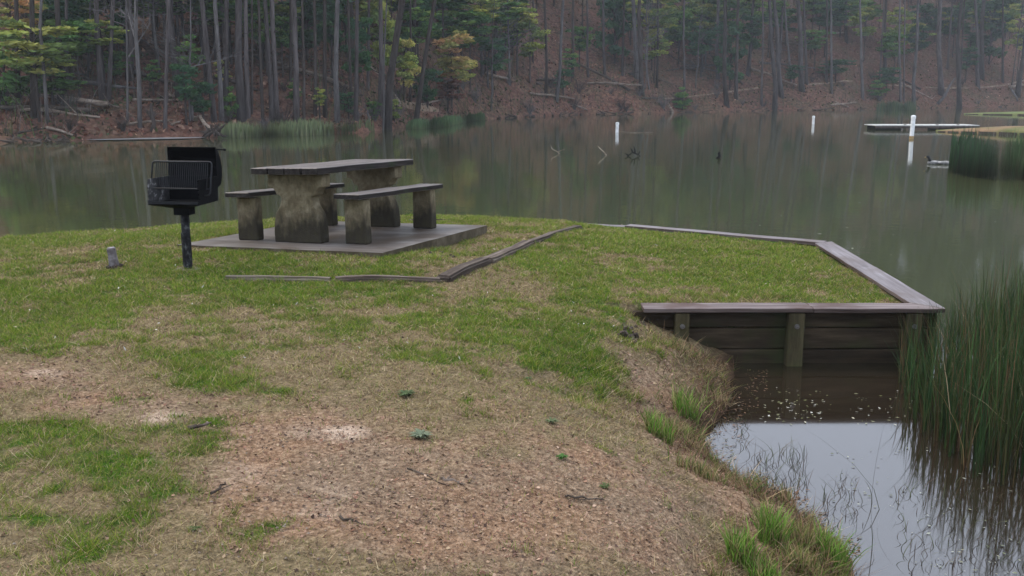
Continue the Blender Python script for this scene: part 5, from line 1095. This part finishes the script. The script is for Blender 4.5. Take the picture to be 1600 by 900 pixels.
# ---------------------------------------------------------------- tufts, weeds, twigs, floating leaves
def tuft(px, py, hpx, rpx, n, pal, lab, seed, name='grass_tuft', lean=.5, z=None, cat='grass tuft'):
    p = hitg(px, py) if z is None else at(px, py, z); k = ppm(p); g = np.random.default_rng(seed); R = rpx/k; H0 = hpx/k
    a = g.random(n)*2*PI; r = R*np.sqrt(g.random(n))*.6; P = np.stack([r*np.cos(a), r*np.sin(a), np.full(n, -.01)], 1)
    P[:, 2] += ground_z(P[:, 0]+p[0], P[:, 1]+p[1])-gz(p[0], p[1]) if z is None else 0
    H = H0*(.25+.85*g.random(n)**.9); c = pick(pal, n, g, .35)
    V, T, Cc = blades(P, H, .0045+.004*g.random(n), lean*(.1+g.random(n)), c*.9, seed+1, 4, c*1.15)
    o = link(name, np_mesh(name, V, T, 3, Cc), M_blade); o.location = (p[0], p[1], gz(p[0], p[1]) if z is None else z); return tag(o, lab, cat, 'grass tufts on the cove bank' if name == 'grass_tuft' else None)
BG = [(.10, .21, .025), (.13, .26, .035), (.17, .28, .05), (.09, .18, .03), (.32, .28, .12)]
OL = [(.15, .17, .05), (.24, .20, .09), (.34, .25, .14), (.11, .14, .045), (.2, .12, .07)]
TU = [(1072, 652, 40, 26, 130, BG, 'bright green grass tuft on the bank edge nearest the wall'), (1030, 690, 38, 28, 130, BG, 'green grass tuft left of the bright tuft near the wall'), (1062, 688, 26, 26, 90, OL, 'dry brownish grass tuft below the bright tuft near the wall'),
 (1158, 868, 62, 26, 150, BG, 'tall bright green grass tuft at the left of the near bank corner'), (1205, 852, 66, 26, 150, BG, 'tallest bright green tuft in the middle of the near bank corner'), (1195, 905, 40, 30, 120, BG, 'green tuft cut by the bottom edge of the picture'),
 (1262, 868, 46, 34, 150, OL, 'drooping yellow-green tuft between the tallest tuft and the water'), (1300, 892, 66, 30, 160, BG, 'green tuft overhanging the water at the bottom of the cove'), (1255, 905, 40, 34, 120, OL, 'straw-coloured tuft at the bottom edge beside the cove'),
 (1110, 752, 30, 36, 80, OL, 'sparse olive tuft on the cove bank at mid height'), (1080, 742, 30, 30, 60, OL, 'thin pale grass on the bank left of the cove corner'), (1235, 800, 34, 26, 80, OL, 'brownish tuft on the bank spur in the cove'), (1130, 905, 30, 26, 70, OL, 'small olive tuft at the bottom edge left of the tall tufts')]
for i, (px, py, h, r, n, pal, lab) in enumerate(TU): tuft(px, py, h, r*1.35, n*2, pal+OL[:2], lab, 500+i*3, lean=.55)
def rosette(px, py, rpx, n, c, lab, seed):
    p = hitg(px, py); k = ppm(p); R = rpx/k; g = random.Random(seed); m = MB()
    for i in range(n):
        a = i*2.4+g.uniform(-.3, .3); L = R*g.uniform(.3, 1.05); w = L*.13; up = g.uniform(.25, .9); ca, sa = math.cos(a), math.sin(a)
        pts = [(0, 0, .004), (ca*L*.5-sa*w, sa*L*.5+ca*w, L*.5*up), (ca*L, sa*L, L*.45*up), (ca*L*.5+sa*w, sa*L*.5-ca*w, L*.5*up)]; m.add(pts, [(0, 3, 2, 1)])
    me = m.mesh('weed'); at_ = me.color_attributes.new('col', 'FLOAT_COLOR', 'POINT')
    for i, d in enumerate(at_.data): f = .8+.4*g.random(); d.color = (c[0]*f, c[1]*f, c[2]*f, 1)
    o = link('weed', me, M_blade); o.location = (p[0], p[1], gz(p[0], p[1])+.004); tag(o, lab, 'weed', 'low weeds in the bare ground')
rosette(635, 620, 17, 90, (.085, .12, .05), 'grey-green low weed, upper one of the two in the middle foreground', 1)
rosette(657, 686, 21, 90, (.16, .19, .12), 'pale silvery weed rosette, lower one of the two in the middle foreground', 2)
rosette(825, 587, 9, 50, (.08, .12, .045), 'tiny blue-green weed right of the middle, farthest of the weeds', 3)
rosette(862, 662, 13, 60, (.12, .15, .07), 'small pale green weed between the tiny one and the bright one', 4)
rosette(879, 720, 12, 70, (.07, .15, .035), 'small bright green weed on the bare soil at right', 5)
rosette(305, 826, 12, 50, (.08, .12, .04), 'small green weed at the lower left of the bare soil', 6)
rosette(678, 394, 9, 26, (.09, .2, .03), 'bright green weed against the right side of the slab', 7)
rosette(945, 760, 12, 50, (.10, .13, .05), 'faint olive weed right of the bright green one', 8)
def stick(a, b, w, mat, lab, up=.01):
    A, B = Vector(hitg(*a)), Vector(hitg(*b)); m = MB(); n = 7; g = random.Random(int(a[0]))
    pts = [A.lerp(B, i/n)+Vector((g.uniform(-.01, .01), g.uniform(-.012, .012), up))-A for i in range(n+1)]; m.tube(pts, [w*(1-.5*i/n) for i in range(n+1)], 6, jit=.15)
    for j in (2, 5): m.tube([pts[j], pts[j]+Vector((g.uniform(-.06, .06), g.uniform(-.05, .05), .01))], [w*.5, w*.2], 4)
    o = m.build('twig', mat); o.location = A; tag(o, lab, 'twig', 'twigs lying on the ground')
stick((528, 812), (592, 828), .005, M_logd, 'dark twig lying on the bare soil in the foreground')
stick((296, 673), (326, 664), .011, M_timber, 'thick bark piece on the soil below the green patch')
stick((332, 775), (352, 758), .006, M_logd, 'short black twig left of the reddish soil')
stick((1045, 476), (1105, 478), .008, M_timber, 'stick lying on the grass along the wall cap')
stick((640, 345), (705, 344), .012, M_timber, 'stick in the grass behind the right bench')
stick((880, 778), (940, 785), .005, M_logd, 'thin twig on the brown bank at right foreground')
stick((690, 752), (722, 758), .010, M_logd, 'stubby dark bark piece in the middle foreground')
stick((640, 735), (700, 762), .004, M_logd, 'faint thin twig left of the stubby bark piece')
# clods by the corner of the slab and in the dark hollow on the right
m = MB(); g = random.Random(3)
for i in range(60):
    px, py = (g.gauss(690, 16), g.gauss(396, 4)) if i < 22 else (g.gauss(985, 10), g.gauss(515, 10)); p = hitg(px, py); s = g.uniform(.008, .028); m.tube([p+np.array([0, 0, -s*.5]), p+np.array([s*g.uniform(-1, 1), s*g.uniform(-1, 1), s*.7])], [s, s*.5], 5, jit=.3)
tag(m.build('soil_clods', M_logd), 'dark crumbled soil clods by the slab edge and in the hollow', 'soil', kind='stuff')
# emergent dark weeds in the cove and single stalks
def waterweed(px0, px1, py0, py1, n, seed, lab, h=.09):
    g = np.random.default_rng(seed); P = np.array([at(g.uniform(px0, px1), g.uniform(py0, py1), -.005) for _ in range(n)]); c = pick([(.035, .022, .015), (.05, .035, .02), (.05, .06, .025)], n, g)
    V, T, Cc = blades(P, h*(.3+g.random(n)), np.full(n, .004), .3+g.random(n)*1.3, c, seed, 4, c); tag(link('water_weed', np_mesh('water_weed', V, T, 3, Cc), M_reed), lab, 'water weed', kind='stuff')
waterweed(1165, 1262, 705, 775, 170, 41, 'dark bent weed stems standing in the cove by the bank spur')
waterweed(1284, 1350, 745, 830, 80, 42, 'thin dark weed stems in the middle of the bright cove water', .07)
waterweed(1150, 1175, 655, 705, 30, 43, 'dark weeds at the cove corner', .06)
waterweed(1360, 1375, 740, 880, 6, 44, 'few single thin stalks standing in the cove at the bottom', .35)
waterweed(1400, 1600, 760, 900, 260, 45, 'short broken stems in the shallow water before the rushes', .06)
def floaters(name, boxes, n, s, pal, lab, seed):
    g = np.random.default_rng(seed); V = []; C_ = []
    for i in range(n):
        b = boxes[g.integers(len(boxes))]; p = at(g.uniform(b[0], b[1]), g.uniform(b[2], b[3]), .004); t = g.random()*6.28; L = s*(.4+g.random()); m_ = 7
        col = np.array(pal[g.integers(len(pal))])*(.7+.6*g.random()); asp = .2+.35*g.random()
        ring = [(p[0]+math.cos(t)*math.cos(a)*L-math.sin(t)*math.sin(a)*L*asp, p[1]+math.sin(t)*math.cos(a)*L+math.cos(t)*math.sin(a)*L*asp, .004+.003*g.random()) for a in (0, PI/2, PI, 3*PI/2)]
        V += ring; C_ += [col]*4
    V = np.array(V); tag(link(name, np_mesh(name, V, np.arange(len(V)), 4, np.array(C_)), M_litter), lab, 'floating leaves', kind='stuff')
PL = [(.28, .27, .2), (.2, .2, .12), (.4, .4, .36), (.14, .15, .07)]
floaters('floating_leaves', [(1190, 1300, 610, 655), (1200, 1290, 625, 660), (1330, 1430, 615, 660), (1150, 1440, 600, 664)], 150, .012, PL, 'pale leaves floating in the shaded cove below the wall', 61)
floaters('floating_leaves', [(1400, 1600, 680, 900), (1440, 1600, 760, 900), (1300, 1400, 700, 800)], 130, .010, [(.1, .11, .06), (.16, .16, .11), (.24, .25, .2)], 'scattered leaf scraps floating before the rushes', 62)
floaters('floating_debris', [(1165, 1200, 578, 612), (1145, 1185, 612, 650), (1110, 1160, 650, 690), (1098, 1150, 690, 725), (1150, 1200, 735, 760), (1215, 1262, 765, 800), (1245, 1290, 800, 830), (1300, 1345, 838, 870)], 620, .012, [(.11, .065, .04), (.06, .04, .028), (.17, .11, .075), (.08, .075, .035)], 'brown scraps and bits of straw floating along the cove bank', 64)
floaters('floating_leaves', [(850, 1590, 290, 480), (1100, 1450, 330, 460)], 34, .030, [(.35, .36, .33), (.25, .26, .2)], 'few pale leaves scattered over the open lake', 63)
def bank_grass():
    g = np.random.default_rng(202); L = [at(px, py, .1)[:2] for px, py in [(1040, 560), (1120, 590), (1110, 650), (1065, 700), (1120, 745), (1190, 775), (1225, 815), (1290, 850), (1310, 905), (1290, 980)]]
    P = []
    for i in range(len(L)-1):
        n_ = int(1500*np.linalg.norm(L[i+1]-L[i])*(1+.25*i)); f = g.random((n_, 1)); P.append(L[i]+(L[i+1]-L[i])*f+g.normal(size=(n_, 2))*np.array([.16, .16]))
    P = np.concatenate(P); X, Y = P[:, 0], P[:, 1]; Z = ground_z(X, Y); cl = fbm(X, Y, 5, 13, 3); ok = (Z > .0) & (Y < FR-.05) & inside(X, Y, poly) & (g.random(len(X)) < np.clip((cl-.38)*5, .04, 1)); X, Y, Z, cl = X[ok], Y[ok], Z[ok], cl[ok]; n = len(X)
    grn = (g.random(n) < np.clip((cl-.45)*2.5, .05, .45))[:, None]
    c = np.where(grn, pick([(.10, .16, .03), (.14, .19, .04), (.08, .12, .03)], n, g), pick([(.24, .15, .085), (.13, .075, .045), (.34, .25, .14), (.07, .042, .028), (.18, .11, .065)], n, g))
    V, T, Cc = blades(np.stack([X, Y, Z-.004], 1), .03+.085*g.random(n)**1.6, .0028+.003*g.random(n), .4+1.6*g.random(n)**1.5, c*.8, 203, 3, c*1.1)
    tag(link('bank_grass', np_mesh('bank_grass', V, T, 3, Cc), M_blade), 'straggly brown and green grass hanging over the cove bank', 'grass', kind='stuff')
def specks():
    g = np.random.default_rng(204); P = []
    while len(P) < 420:
        q = hitg(g.uniform(0, 1420), 352+220*g.random()**1.3)
        if inside(q[:1], q[1:2], poly)[0] and q[2] > .3 and q[1] > 3.5 and q[2] < 1: lu, lv = slab_uv(q[0], q[1]); (abs(lu) < 1.2 and abs(lv) < 1.2) or P.append((q[0], q[1], q[2]+.022))
    P = np.array(P); n = len(P); s_ = .003+.006*g.random((n, 1)); a = g.normal(size=(n, 3))*s_; b = np.cross(a, g.normal(size=(n, 3))); b *= .6*s_/np.linalg.norm(b, axis=1)[:, None]; c = pick([(.45, .42, .34), (.5, .48, .42), (.3, .2, .12), (.35, .3, .2)], n, g)
    tag(link('clover_blossoms', np_mesh('clover_blossoms', np.stack([P-a, P+b, P+a, P-b], 1).reshape(-1, 3), np.arange(4*n), 4, np.repeat(c, 4, 0)), M_litter), 'tiny pale blossoms and leaf bits dotted over the lawn', 'blossoms', kind='stuff')
grass(); litter(); pebbles(); bank_grass(); specks()
#@@HAZE
m = MB(); HZ_ = (-390, 390, -62, 392); m.box(((HZ_[0]+HZ_[1])/2, (HZ_[2]+HZ_[3])/2, 46), (HZ_[1]-HZ_[0], HZ_[3]-HZ_[2], 100))
hm = bpy.data.materials.new('mist'); hm.use_nodes = True; t = hm.node_tree; t.nodes.remove(t.nodes['Principled BSDF'])
pv = t.nodes.new('ShaderNodeVolumePrincipled'); pv.inputs['Color'].default_value = (.86, .93, 1, 1); pv.inputs['Density'].default_value = .00062; pv.inputs['Anisotropy'].default_value = 0
t.links.new(pv.outputs[0], t.nodes['Material Output'].inputs['Volume'])
tag(m.build('haze', hm), 'thin bluish mist hanging over the lake and the wooded slope', 'haze', kind='stuff')
